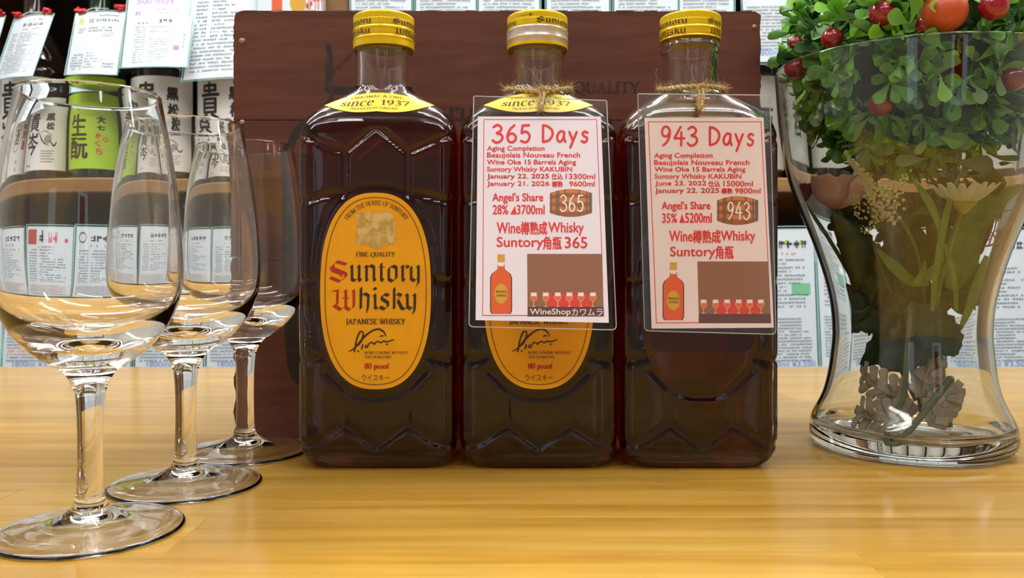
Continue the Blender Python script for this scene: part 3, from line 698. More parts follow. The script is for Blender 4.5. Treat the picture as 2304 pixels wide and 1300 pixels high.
def bottle_print(o, T, x0, y0, x1, y1):
    w_, h_ = x1-x0, y1-y0; cx = (x0+x1)/2; X = lambda u: cx+u*w_; Y = lambda v: y0+v*h_
    sh = lambda k: [[(X(s*u*k), Y(v+(.006 if k < 1 and v > .5 else 0)*-1)) for s, u, v in ((-1, .15, .17), (-1, .16, .25), (-1, .42, .33), (-1, .48, .40), (-1, .48, .94), (-1, .42, 1), (1, .42, 1), (1, .48, .94), (1, .48, .40), (1, .42, .33), (1, .16, .25), (1, .15, .17))]]
    T(sh(1.06), .00002).build('bottle_print_outline', M_pdark, o); T(sh(.95), .00006).build('bottle_print_body', M_amber, o)
    T(rect(X(-.17), Y(0), X(.17), Y(.13)), .00006).build('bottle_print_cap', M_pgold, o)
    T(rect(X(-.13), Y(.135), X(.13), Y(.2)), .0001).build('bottle_print_neck', M_pwhite, o)
    T(disc((cx, Y(.66)), w_*.30, h_*.17, 28), .00012).build('bottle_print_label', M_pgold, o)
    T(fit(word1, (X(-.24), Y(.60), X(.26), Y(.655)))+fit(word2, (X(-.22), Y(.665), X(.24), Y(.715))), .0002).build('bottle_print_words', M_dark_ink, o)
def glass_icon(x, y, s):
    fill = [[(x-6*s, y+9*s), (x+6*s, y+9*s), (x+5.4*s, y+15*s), (x+2.6*s, y+19.5*s), (x-2.6*s, y+19.5*s), (x-5.4*s, y+15*s)]]
    top = [[(x-5.6*s, y+1*s), (x+5.6*s, y+1*s), (x+6*s, y+9*s), (x-6*s, y+9*s)]]
    out = pen([[(x-5.6*s, y), (x-7*s, y+11*s), (x-5.6*s, y+17*s), (x, y+22*s)], [(x+5.6*s, y), (x+7*s, y+11*s), (x+5.6*s, y+17*s), (x, y+22*s)]], 1.3*s)+pen([[(x, y+21*s), (x, y+32*s)]], 1.6*s)+[[(x-5*s, y+33*s), (x+5*s, y+33*s), (x+1*s, y+30.5*s), (x-1*s, y+30.5*s)]]
    return fill, top, out
def make_tag(label, A, B, film, paper, papermat, items, hole, bottle_x, knotx, knotz):
    t = thing('hang_tag', label, 'tag', (knotx, .396, knotz), 'laminated hang tags tied to bottle necks')
    fn = lambda x, y, l: plane(A, B, x, y, l)
    T = lambda polys, lift=.00005: poly3(G(), polys, fn, lift)
    g = G(); a = [fn(x, y, -.00022) for x, y in paper]; b = [fn(x, y, 0) for x, y in paper]; g.add(a+b, [(0, 1, 2, 3), (7, 6, 5, 4), (0, 4, 5, 1), (1, 5, 6, 2), (2, 6, 7, 3), (3, 7, 4, 0)])
    pp = g.build('paper', papermat, t)
    items(pp, T)
    # clear laminate: outline with rounded corners and a punched hole, front and back skins
    fc = []
    for i in range(4):
        p = np.array(film[i], float); q0 = np.array(film[i-1], float); q1 = np.array(film[(i+1) % 4], float)
        u = (q0-p)/np.linalg.norm(q0-p); v = (q1-p)/np.linalg.norm(q1-p); r = 11 if i > 1 else 3
        fc += [tuple(p+u*r*(1-k)**2+v*r*k**2) for k in (0, .3, .5, .7, 1)]
    hx, hy, hr = hole; n = len(fc); hc = []
    for k in range(n):
        d = math.atan2(fc[k][1]-hy, fc[k][0]-hx); hc.append((hx+hr*math.cos(d), hy+hr*math.sin(d)))
    g = G()
    for l in (.00045, -.0005):
        g.add([fn(x, y, l) for x, y in fc+hc], [(k, (k+1) % n, n+(k+1) % n, n+k) for k in range(n)])
    g.build('laminate_film', M_film, t)
    g = G(); rim = [fn(x, y, 0) for x, y in fc]; g.tube(rim+[rim[0]], .00026, 6, cap=False)
    hr_ = [fn(hx+hr*math.cos(2*PI*k/20), hy+hr*math.sin(2*PI*k/20), 0) for k in range(21)]; g.tube(hr_, .00022, 6, cap=False)
    g.build('sealed_edge', M_filmedge, t)
    # twine: two plied strands round the neck, knotted in front and passed through the hole
    g = G(); fz = G(); r_ = random.Random(int(hx)); cx, cyy = bottle_x, .413
    ring = []
    for k in range(41):
        a = 2*PI*k/40-PI/2; fr = .5*(1-math.sin(a)); rad = .0150+.0016*fr*fr; z = .1822-(.1822-knotz-.0006)*fr**1.6+.0005*math.sin(3*a+hx)
        ring.append(Vector((cx+rad*math.cos(a)+(knotx-cx)*fr*.5, cyy+rad*math.sin(a), z)))
    kn = Vector((knotx, .3958, knotz)); hp = fn(hx, hy, .0006)
    def ply(path, rad=.00074, tw=2.4):
        path = [Vector(q) for q in cr([tuple(p) for p in path], 4)]; s0 = 0
        for ph in (0, PI):
            pts = []; s = 0
            for i, p in enumerate(path):
                if i: s += (p-path[i-1]).length
                tan = (path[min(i+1, len(path)-1)]-path[max(i-1, 0)]).normalized(); a = tan.cross(Vector((0, 0, 1))); a = a.normalized() if a.length > .05 else Vector((1, 0, 0)); b = tan.cross(a)
                th = s/.001*tw/2+ph; pts.append(p+(a*math.cos(th)+b*math.sin(th))*rad*.85)
            g.tube(pts, rad, 6)
        for i in range(int(len(path)*7)):
            p = path[r_.randrange(len(path))]; d = Vector((r_.gauss(0, 1), r_.gauss(0, 1)-.3, r_.gauss(0, 1)+.15)).normalized(); L = r_.choice((.0016, .0022, .003, .0045)); c_ = Vector((r_.gauss(0, 1), r_.gauss(0, 1), r_.gauss(0, 1)))*.3
            pts = [p+d*L*k/5+c_*L*(k/5)**2 for k in range(6)]
            pts = [Vector((q.x, q.y, max(q.z, .0002))) for q in pts]; fz.tube(pts, .000055, 3, cap=False)
        for i in range(3):
            p = path[r_.randrange(len(path))]; s_ = r_.choice((-1, 1)); pts = cr([tuple(p), tuple(p+Vector((s_*.002, -.002, .003))), tuple(p+Vector((s_*.004, -.002, .007))), tuple(p+Vector((s_*.003, -.001, .010)))], 4); fz.tube(pts, .00007, 3, cap=False)
    ply(ring)
    ply([kn+Vector((-.0012, 0, .0016)), kn+Vector((.0016, -.0014, .0004)), kn+Vector((-.0004, -.0012, -.0016)), kn+Vector((-.0018, .0002, .0004)), kn+Vector((.0010, .0006, .0014))], .0008)
    ply([kn+Vector((.0008, -.0008, 0)), kn*.5+hp*.5+Vector((.0006, -.0016, 0)), hp+Vector((.0002, -.0012, .0008)), hp+Vector((0, .0002, -.0006)), hp+Vector((-.0003, .0024, .001)), kn*.5+hp*.5+Vector((-.0008, .0006, .0002)), kn+Vector((-.0008, .0002, -.0002))], .00058)
    tw = g.build('twine', M_twine, t, smooth=True); fz.build('loose_fibres', M_twine, tw, kind='stuff')
    return t
def items1(o, T):
    T(rect(1088, 268, 1343, 269.6)+[[(1088, 268), (1089.6, 268), (1086.6, 710), (1085, 710)], [(1341.4, 268), (1343, 268), (1355, 571), (1353.4, 571)]]+rect(1085, 708.6, 1187, 710.4)).build('red_border', M_redp, o)
    q = comic('365 Days', (1108, 281, 1327, 320), 5.6)
    b = .012
    q += heavy('Aging Completion', (1096, 328, 1225, 342), .38)+heavy('Beaujolais Nouveau French', (1096, 343, 1305, 357.5), .38)+heavy('Wine Oke 15 Barrels Aging', (1096, 359, 1296, 373), .38)
    q += heavy('Suntory Whisky KAKUBIN', (1096, 375, 1287, 389), .38)+heavy('January 22. 2025', (1096, 391, 1235, 404.5), .38)+heavy('仕込', (1241, 390, 1266, 403.5), .45)+heavy('13300ml', (1273, 391, 1339, 402.5), .38)
    q += heavy('January 21. 2026', (1096, 407.5, 1236, 421), .38)+heavy('樽熟', (1242, 407.5, 1266, 421), .45)+heavy('9600ml', (1281, 407.5, 1338, 419), .38)
    q += heavy("Angel's Share", (1108, 434, 1222, 458), .55)+heavy('28%', (1109, 461, 1143, 482), .55)+[[(1159, 463), (1148, 482), (1162, 482)]]+heavy('3700ml', (1163, 461, 1225, 482), .55)
    q += heavy('Wine', (1118, 500, 1171, 525), .55)+heavy('樽熟成', (1172, 498.5, 1231, 528), .7)+heavy('Whisky', (1234, 500, 1313, 530), .55)
    q += heavy('Suntory', (1118, 533, 1222, 562), .55)+heavy('角瓶', (1222, 532, 1263, 561), .7)+heavy('365', (1271, 533, 1321, 558), .55)
    T(q, .00008).build('red_lettering', M_redp, o)
    barrel(o, T, 1237, 425, 1332, 488, '365'); bottle_print(o, T, 1103, 572, 1152, 706)
    T([[(1186, 571), (1355, 571), (1358, 690), (1187, 690)]], .00003).build('picture_ground', M_pbrown, o); T([[(1187, 690), (1358, 690), (1359, 712), (1187, 712)]], .00003).build('picture_band', M_pdark, o)
    T([[(1232, 660), (1322, 660), (1332, 690), (1230, 690)]], .00006).build('red_cloth_print', M_pred2, o)
    F_, W_, O_ = [], [], []
    for x in (1201, 1228, 1255, 1281, 1307, 1334):
        a, b2, c = glass_icon(x, 657, 1.0); F_ += a; W_ += b2; O_ += c
    T(W_, .0001).build('glass_print_foam', M_pwhite, o); T(F_, .0001).build('glass_print_fill', M_porange, o); T(O_, .00016).build('glass_print_outline', M_ppeach, o)
    T(font('WineShop', (1192, 694, 1284, 711.5), .012)+font('カワムラ', (1286, 694, 1356, 710.5), .006), .0001).build('white_lettering', M_pwhite, o)
def items2(o, T):
    T([[(1458, 273), (1714, 273), (1714, 274.6), (1458, 274.6)], [(1458, 273), (1459.8, 273), (1477.8, 727), (1476, 727)], [(1711.4, 273), (1713, 273), (1729, 588), (1727.4, 588)], [(1476, 725.4), (1572, 724.6), (1572, 726.4), (1476, 727.2)]]).build('red_border', M_redp, o)
    q = comic('943 Days', (1486, 285, 1700, 327), 5.2)
    b = .010
    q += heavy('Aging Completion', (1472, 344, 1603, 358), .38)+heavy('Beaujolais Nouveau French', (1472, 360, 1686, 374), .38)+heavy('Wine Oke 15 Barrels Aging', (1473, 375.5, 1677, 389), .38)
    q += heavy('Suntory Whisky KAKUBIN', (1473, 391, 1668, 405), .38)+heavy('June 23. 2022', (1474, 407, 1589, 420), .38)+heavy('仕込', (1594, 406.5, 1620, 420), .45)+heavy('15000ml', (1628, 407, 1694, 419), .38)
    q += heavy('January 22. 2025', (1474, 423, 1618, 437), .38)+heavy('樽熟', (1623, 423, 1648, 436), .45)+heavy('9800ml', (1654, 423, 1711, 435), .38)
    q += heavy("Angel's Share", (1489, 453, 1598, 476), .55)+heavy('35%', (1490, 480, 1523, 501), .55)+[[(1534.5, 481), (1528.5, 501), (1541, 501)]]+heavy('5200ml', (1542, 479, 1601, 501), .55)
    q += heavy('Wine', (1506, 519, 1558, 543), .55)+heavy('樽熟成', (1559, 517.5, 1621, 547), .7)+heavy('Whisky', (1622, 519, 1699, 548), .55)
    q += heavy('Suntory', (1508, 555, 1609, 583), .55)+heavy('角瓶', (1610, 553, 1650, 582), .7)
    T(q, .00008).build('red_lettering', M_redp, o)
    barrel(o, T, 1613, 441, 1706, 506, '943'); bottle_print(o, T, 1491, 590, 1539, 720)
    T([[(1569, 588), (1729, 588), (1734, 706), (1572, 706)]], .00003).build('picture_ground', M_pbrown, o); T([[(1572, 706), (1734, 706), (1735, 727), (1572, 727)]], .00003).build('picture_band', M_pdark, o)
    T([[(1612, 676), (1700, 676), (1712, 706), (1612, 706)]], .00006).build('red_cloth_print', M_pred2, o)
    F_, W_, O_ = [], [], []
    for x in (1583, 1610, 1636, 1662, 1687, 1712):
        a, b2, c = glass_icon(x, 673, .97); F_ += a; W_ += b2; O_ += c
    T(W_, .0001).build('glass_print_foam', M_pwhite, o); T(F_, .0001).build('glass_print_fill', M_porange, o); T(O_, .00016).build('glass_print_outline', M_ppeach, o)
make_tag('white laminated 365 Days tag, bottom tilted forward, tied with twine to the middle bottle', .3418, .26, [(1066, 216), (1365, 226), (1387, 742), (1055, 735)], [(1075, 262), (1352, 262), (1370, 726), (1070, 720)], M_paper, items1, (1216, 246, 5.5), BX[1], .0146, .1760)
make_tag('cream laminated 943 Days tag with smaller lettering, tied with twine to the right bottle', .3820, .02, [(1435, 211), (1732, 214), (1746, 752), (1450, 744)], [(1450, 265), (1718, 264), (1741, 737), (1466, 739)], M_paper2, items2, (1577, 240, 5), BX[2], .0890, .1774)

# ---------------------------------------------------------------- tasting glasses
GP = [(.0, .0050), (.0050, .0047), (.0100, .0036), (.0150, .0026), (.0210, .0016), (.0275, .0008), (.0305, .0), (.0314, .0004), (.0316, .0011), (.0306, .0019), (.0270, .0027), (.0210, .0036), (.0150, .0048), (.0100, .0064), (.0066, .0084), (.0052, .0108), (.0046, .0145), (.0043, .022), (.0042, .032), (.0044, .042), (.0050, .0488),
      (.0061, .0525), (.0077, .0554), (.0098, .0578), (.0140, .0603), (.0192, .0644), (.0240, .0699), (.0277, .0763), (.0300, .0832), (.0309, .0905), (.0308, .098), (.0302, .108), (.0290, .121), (.0270, .135), (.0250, .146), (.0236, .1540), (.0235, .1549), (.0230, .1554), (.0225, .1551), (.0224, .1540),
      (.0241, .146), (.0262, .135), (.0282, .121), (.0294, .108), (.0299, .098), (.02985, .0905), (.0287, .0835), (.0257, .0772), (.0208, .0727), (.0145, .0697), (.0075, .0678), (0, .0673)]
sm = [(max(0, a), b) for a, b in cr(GP, 3)]; sm[0] = (0, sm[0][1]); sm[-1] = (0, sm[-1][1])
gm = None
for (x, D, lab_) in ((-.1497, .2997, 'nearest tasting glass, empty, standing at the front left of the counter'), (-.1401, .3626, 'empty tasting glass standing between the nearest one and the one beside the crate'), (-.1349, .4270, 'farthest tasting glass, its bowl before the crate and half behind the left bottle')):
    if gm is None:
        g0 = G().lathe([(a, b) for a, b in sm], (x, D, 0), 128); o = g0.build('wine_glass', M_crystal, None, smooth=True, loc=(x, D, 0)); gm = o
    else: o = gm.copy(); COL.objects.link(o); o.location = (x, D, 0)
    tag(o, lab_, 'glass', 'tasting glasses in a slanting row')

# ---------------------------------------------------------------- glass vase
VX, VD = .2068, .439
VO = [(.0008, .0440), (.0018, .0474), (.0040, .0488), (.0085, .0494), (.0140, .0487), (.0182, .0470), (.0272, .0427), (.038, .0400), (.0489, .0386), (.059, .0378), (.0738, .0388), (.0888, .0420), (.1076, .0480), (.1297, .0566), (.1447, .0612), (.168, .0650), (.192, .0668), (.197, .0671)]
def vr(z): return interp([(a, b) for a, b in VO], z)[0]
prof = [(0, .0010), (.030, .0008), (.0425, .0001)]+[(r, z) for z, r in VO][0:]
inner = [(r-.0017, z) for z, r in VO if z > .010][::-1]; inner[0] = (.0655, .1966)
prof = cr(prof, 3)+[(.0668, .1979), (.0661, .1983), (.0656, .1979)]+cr(inner, 3)+[(.0440, .0115), (.0410, .0090), (.036, .0082), (.02, .0078), (0, .0077)]
prof = [(max(0, a), b) for a, b in prof]; prof[0] = (0, prof[0][1])
o = G().lathe(prof, (VX, VD, 0), 384).build('glass_vase', M_vase, None, smooth=True, loc=(VX, VD, 0))
tag(o, 'clear waisted glass vase holding the ball of leaves and the artificial flowers', 'vase')

# ---------------------------------------------------------------- what stands in the vase
def inside(g, m_=.0042):
    out = []
    for p in g.v:
        dx, dy = p[0]-VX, p[1]-VD; r = math.hypot(dx, dy); z = max(p[2], .0086)
        if z < .199:
            lim = vr(z)-m_
            if r > lim: dx *= lim/r; dy *= lim/r
        out.append((VX+dx, VD+dy, z))
    g.v = out; return g
def strip(g, mid, wd, nrm=(0, -1, 0), th=.0004, cup=0.0, tooth=0, n=4, mi=0):
    """leaf or petal: midrib through 3-D points, half-widths, small real thickness"""
    q = cr([tuple(p)+(w_,) for p, w_ in zip(mid, wd)], n); m = len(q); vs = []; fs = []; nrm = Vector(nrm)
    for i, a in enumerate(q):
        p = Vector(a[:3]); t = (Vector(q[min(i+1, m-1)][:3])-Vector(q[max(i-1, 0)][:3])).normalized(); s = t.cross(nrm)
        s = s.normalized() if s.length > 1e-4 else Vector((1, 0, 0)); up = s.cross(t).normalized(); w_ = max(a[3], 1e-5)*(1+(tooth*(1 if i % 2 else -1)))
        for k, f in enumerate((-1, -.5, 0, .5, 1)): vs.append(p+s*w_*f+up*(cup*w_*(f*f)))
        for k, f in enumerate((-1, -.5, 0, .5, 1)): vs.append(p+s*w_*f*.97+up*(cup*w_*(f*f)-th))
    for i in range(m-1):
        for k in range(4):
            a, b = i*10+k, (i+1)*10+k; fs.append((a, a+1, b+1, b)); fs.append((a+5, b+5, b+6, a+6))
        a, b = i*10, (i+1)*10; fs.append((a, b, b+5, a+5)); fs.append((a+4, a+9, b+9, b+4))
    fs.append((0, 5, 6, 7, 8, 9, 4, 3, 2, 1)); e = (m-1)*10; fs.append((e, e+1, e+2, e+3, e+4, e+9, e+8, e+7, e+6, e+5))
    return g.add(vs, fs, mi)
def leafmat(n, a, b, rough=.45, tr=.25):
    m = noise_tint(mat(n, a, rough, sss=0), b, nscale=160, lo=.35, hi=.65, detail=2); N, L = nt(m); b_ = N['Principled BSDF']
    t_ = N.new('ShaderNodeBsdfTranslucent'); t_.inputs[0].default_value = lin([min(255, c*1.15) for c in a]); mx = N.new('ShaderNodeMixShader'); mx.inputs[0].default_value = tr
    L.new(b_.outputs[0], mx.inputs[1]); L.new(t_.outputs[0], mx.inputs[2]); L.new(mx.outputs[0], N['Material Output'].inputs['Surface']); return m
ML = [leafmat('spoon_leaf_bright', (164, 224, 84), (136, 202, 64)), leafmat('spoon_leaf_mid', (130, 194, 86), (104, 168, 70)), leafmat('spoon_leaf_dull', (160, 204, 144), (128, 174, 112)), leafmat('spoon_leaf_dark', (62, 112, 50), (46, 92, 40))]
def spoon(L, W_, cup):
    g = G(); t_ = [0, .22, .45, .66, .84, .96, 1.0]; h = [.05, .10, .26, .46, .5, .28, .04]; vs = []; fs = []
    for s_, off in ((1, 0), (-1, -.00042)):
        for t, hw in zip(t_, h):
            for f in (-1, 0, 1): vs.append((f*hw*W_*(1 if s_ == 1 else .93), t*L, cup*(t-.3)**2*L+(f*f)*hw*W_*.22+off))
    n = len(t_)
    for i in range(n-1):
        for k in range(2):
            a = i*3+k; fs.append((a, a+1, a+4, a+3)); fs.append((n*3+a, n*3+a+3, n*3+a+4, n*3+a+1))
        a = i*3; fs.append((a, a+3, n*3+a+3, n*3+a)); fs.append((a+2, n*3+a+2, n*3+a+5, a+5))
    e = (n-1)*3; fs.append((e, e+1, e+2, n*3+e+2, n*3+e+1, n*3+e)); fs.append((0, n*3, n*3+1, n*3+2, 2, 1))
    me = bpy.data.meshes.new('leaf'); me.from_pydata(vs, [], fs); me.polygons.foreach_set('use_smooth', [True]*len(me.polygons)); me.update(); return me
BC = Vector((VX+.002, VD, .2065))
BB = thing('leaf_ball', 'round ball of small green artificial leaves with red berries resting in the vase mouth', 'plant', tuple(BC))
lm = []
for v in range(3):
    for m_ in ML:
        me = spoon(1, 1, (.25, .5, -.2)[v]); me.materials.append(m_); lm.append(me)
rl = random.Random(11); leaves = []
def okpt(p, mrg=.0048):
    r = math.hypot(p.x-VX, p.y-VD)
    if p.z < .1995: return r < vr(p.z)-mrg
    return True
NS = 400
for i in range(NS):
    zz = 1-2*(i+.5)/NS; ph = i*2.39996+rl.uniform(-.2, .2); d = Vector((math.sqrt(1-zz*zz)*math.cos(ph), math.sqrt(1-zz*zz)*math.sin(ph), zz))
    R0 = rl.uniform(.045, .060); base = BC+d*R0; e1 = d.orthogonal().normalized(); e2 = d.cross(e1); ph0 = rl.random()*6.28; nL = rl.choice((4, 5, 5, 6))
    tone = rl.choices((0, 1, 2, 3), (.3, .34, .2, .16))[0]
    for k in range(nL):
        a = ph0+2*PI*k/nL+rl.uniform(-.3, .3); tl = math.radians(rl.uniform(25, 78)); dr = (d*math.cos(tl)+(e1*math.cos(a)+e2*math.sin(a))*math.sin(tl)).normalized()
        L_ = rl.uniform(.0098, .0160); W_ = L_*rl.uniform(.42, .56); b0 = base+d*rl.uniform(-.004, .004)
        for tries in range(7):
            if okpt(b0) and okpt(b0+dr*L_) and okpt(b0+dr*L_*.5): break
            b0 = b0-Vector((b0.x-VX, b0.y-VD, -.004))*.10
        else: continue
        s = dr.cross(d); s = s.normalized() if s.length > .05 else e1; up = s.cross(dr)
        M = Matrix(((s.x*W_, dr.x*L_, up.x*.011, b0.x), (s.y*W_, dr.y*L_, up.y*.011, b0.y), (s.z*W_, dr.z*L_, up.z*.011, b0.z), (0, 0, 0, 1)))
        sc_ = M.translation; px = CX+F*sc_.x/sc_.y; py = HY-F*(sc_.z-EYE)/sc_.y
        vis = (-d.y*1.2-d.x*.25)+(b0-BC).length*14+(L_*30)-(2 if (px > 2330 or py < -40) else 0)
        tn = tone if rl.random() < .6 else rl.choices((0, 1, 2, 3), (.3, .34, .2, .16))[0]
        leaves.append((vis, M, rl.randrange(3)*4+tn))
leaves.sort(key=lambda q: -q[0])
for vis, M, mi in leaves[:290]:
    o = bpy.data.objects.new('leaf', lm[mi]); COL.objects.link(o); o.parent = BB; o.matrix_basis = Matrix.Translation(-BC) @ M
g = G()
for vis, M, mi in leaves[290:]:
    me = lm[mi]; g.add([tuple(M @ v.co) for v in me.vertices], [tuple(p.vertices) for p in me.polygons], mi % 4)
g.build('leaf_filling', ML, BB, smooth=True, kind='stuff')
M_moss = noise_tint(mat('dark_moss', (30, 44, 22), .95), (48, 66, 30), nscale=220, lo=.4, hi=.6, bump=1.0)
inside(G().ball(tuple(BC), .046, 32, 20), .006).build('moss_core', M_moss, BB, smooth=True)
# thin fern-like sprigs
g = G()
for i in range(150):
    d = Vector((rl.gauss(0, 1), rl.gauss(0, 1), rl.gauss(0, 1))).normalized(); b0 = BC+d*.046; tip = BC+d*rl.uniform(.058, .068)+Vector((rl.gauss(0, 1), rl.gauss(0, 1), rl.gauss(0, 1)))*.003
    if not (okpt(b0) and okpt(tip)): continue
    g.tube([b0, (b0+tip)/2+Vector((0, 0, .001)), tip], .00035, 4)
    for k in range(7):
        p = b0.lerp(tip, .3+.1*k); s = Vector((rl.gauss(0, 1), rl.gauss(0, 1), rl.gauss(0, 1))).normalized()*.0028
        if okpt(p+s): g.tube([p, p+s], .0002, 3)
g.build('fine_sprigs', leafmat('fine_sprig', (96, 150, 96), (70, 120, 66)), BB, kind='stuff')
M_berry = noise_tint(mat('red_berry', (150, 10, 34), .22, coat=.6), (112, 6, 24), nscale=40, lo=.4, hi=.8); M_orange = noise_tint(mat('orange_fruit', (196, 84, 42), .42, coat=.1), (174, 60, 32), nscale=50, lo=.4, hi=.8)
M_stemg = mat('green_stem', (84, 104, 44), .6)
def on_ball(x, y, R):
    o_ = Vector((0, 0, EYE)); d = (P(x, y, 1)-o_).normalized(); oc = o_-BC; b = oc.dot(d); c = oc.dot(oc)-R*R; h = b*b-c
    t = -b-math.sqrt(h) if h > 0 else -b; return o_+d*t
for (x, y, r, m_, R) in ((1983, 233, .0062, 0, .0595), (1770, 156, .0058, 0, .066), (1985, 30, .0060, 0, .062), (1872, 86, .0052, 0, .061), (2236, 14, .0064, 0, .064), (2278, 176, .0064, 0, .0600), (1791, 97, .0036, 0, .064), (2125, 26, .0098, 1, .060), (2088, 58, .0056, 0, .056), (2060, -40, .006, 0, .066), (2330, 90, .006, 0, .062), (1880, -30, .006, 0, .06)):
    p = on_ball(x, y, R)
    if p.z < .199:
        rr_ = math.hypot(p.x-VX, p.y-VD); lim = vr(p.z)-.0036-r
        if rr_ > lim: p.x = VX+(p.x-VX)*lim/rr_; p.y = VD+(p.y-VD)*lim/rr_
    b = G().ball(tuple(p), r, 24, 16, (1, 1, .96)).build('orange_fruit' if m_ else 'red_berry', M_orange if m_ else M_berry, BB, smooth=True)
    d = (p-BC).normalized(); G().tube([p-d*r*.9, p-d*(r+.010)], .0007, 6).build('berry_stalk', M_stemg, b)

M_olive = leafmat('olive_leaf', (86, 92, 36), (62, 62, 26), .6, .15); M_dkgreen = leafmat('dark_green_leaf', (48, 72, 40), (34, 52, 30), .55, .12); M_grass = leafmat('grass_blade', (140, 168, 74), (116, 146, 58), .5, .35)
M_broad = leafmat('broad_leaf', (112, 140, 66), (86, 112, 46), .5, .3); M_silver = leafmat('felted_leaf', (196, 184, 164), (172, 158, 138), .9, .2); M_pink = leafmat('pink_petal', (250, 214, 206), (240, 178, 156), .6, .4)
M_maroon = leafmat('maroon_petal', (110, 26, 40), (80, 16, 28), .6, .15); M_petal = leafmat('white_petal', (232, 234, 220), (214, 218, 196), .6, .4); M_calyx = leafmat('yellow_calyx', (190, 180, 60), (160, 160, 50), .6, .2)
M_bud = leafmat('cream_bud', (232, 224, 178), (206, 196, 140), .5, .3); M_twig = mat('purple_twig', (104, 66, 74), .6); M_stemd = noise_tint(mat('grey_green_stem', (98, 104, 76), .7), (76, 82, 56), nscale=80)
S_ = lambda px, D=.43: px*D/F
def leafpx(g, pts, D, w_, tooth=0, cup=.15, n=4, dd=0, nrm=(0, -1, 0), mi=0):
    m = len(pts); return strip(g, [P(x, y, D+dd*i/(m-1)) for i, (x, y) in enumerate(pts)], [S_(a, D) for a in w_], nrm, cup=cup, tooth=tooth, n=n, mi=mi)
def stempx(g, pts, D, r, dd=0):
    m = len(pts); return g.tube([Vector(q) for q in cr([tuple(P(x, y, D+dd*i/(m-1))) for i, (x, y) in enumerate(pts)], 5)], r, 8)
# rose
t = thing('artificial_rose', 'faded pink artificial rose against the left inside of the vase below the leaf ball', 'flower', tuple(P(1885, 450, .435)))
c0 = P(1885, 470, .437)
for k in range(9):
    a = 2*PI*k/9*2.4; rr_ = .004+.0011*k; d = Vector((math.cos(a), math.sin(a), 0))
    mid = [c0, c0+d*rr_*.9+Vector((0, 0, .004)), c0+d*rr_*1.2+Vector((0, 0, .011)), c0+d*rr_*1.5+Vector((0, 0, .0165))]
    inside(strip(G(), mid, [.002, .0065, .0085, .005], tuple(-d), cup=.35)).build('petal', M_pink, t, smooth=True)
inside(stempx(G(), [(1885, 470), (1930, 580), (2010, 720), (2060, 860), (2075, 940)], .437, .0012, .004)).build('stem', M_stemg, t, smooth=True)
inside(leafpx(G(), [(1905, 660), (1905, 600), (1885, 545), (1862, 488)], .424, [12, 62, 70, 22], .04, .12)).build('leaf', M_olive, t, smooth=True)
inside(leafpx(G(), [(1975, 700), (1960, 620), (1930, 560), (1925, 520)], .431, [12, 45, 42, 12], .04)).build('leaf', M_olive, t, smooth=True)
inside(leafpx(G(), [(1910, 730), (1930, 690), (1900, 640)], .43, [6, 30, 8], .06)).build('leaf', M_dkgreen, t, smooth=True)
t = thing('maroon_flower', 'dark maroon artificial blossom squeezed at the left wall of the vase', 'flower', tuple(P(1815, 430, .44)))
c0 = P(1812, 452, .445)
for k in range(6):
    a = 2*PI*k/6; d = Vector((math.cos(a), math.sin(a), 0))
    inside(strip(G(), [c0, c0+d*.003+Vector((0, 0, .004)), c0+d*.005+Vector((0, 0, .009))], [.0015, .0034, .002], tuple(-d), cup=.3)).build('petal', M_maroon, t, smooth=True)
inside(stempx(G(), [(1812, 455), (1880, 560), (1990, 760), (2060, 900)], .445, .001, .0)).build('stem', M_stemg, t, smooth=True)
# astilbe
t = thing('astilbe_spray', 'cream beaded astilbe spike leaning left inside the vase', 'flower', tuple(P(2000, 460, .402)))
ax = [P(1872, 338, .398), P(1925, 392, .398), P(1975, 440, .400), P(2010, 470, .405)]
inside(G().tube([Vector(q) for q in cr([tuple(p) for p in ax]+[tuple(P(2060, 560, .415)), tuple(P(2080, 700, .43)), tuple(P(2085, 900, .44))], 4)], .0009, 6)).build('stem', M_stemg, t, smooth=True)
g = G(); pathA = [Vector(q) for q in cr([tuple(p) for p in ax], 10)]
for i in range(330):
    u = rl.random()**.8; p = pathA[int(u*(len(pathA)-1))]; wdt = .0008+.0085*u; a = rl.random()*6.28; rr_ = wdt*rl.uniform(.35, 1)
    q = p+Vector((math.cos(a)*rr_*.8, rl.uniform(-.5, .5)*rr_, math.sin(a)*rr_)); g.ball(tuple(q), rl.uniform(.0006, .00095), 8, 5)
inside(g).build('buds', M_bud, t, smooth=True, kind='stuff')
g = G()
for (x0, y0, x1, y1) in ((1970, 440, 1880, 445), (1985, 455, 1900, 480), (1990, 470, 1930, 520), (2000, 440, 2040, 400)):
    for i in range(34):
        u = rl.random(); q = P(x0+(x1-x0)*u, y0+(y1-y0)*u, .405); g.ball((q.x+rl.gauss(0, .0018), q.y+rl.gauss(0, .0012), q.z+rl.gauss(0, .0018)), .00065, 7, 5)
inside(g).build('side_buds', M_bud, t, smooth=True, kind='stuff')
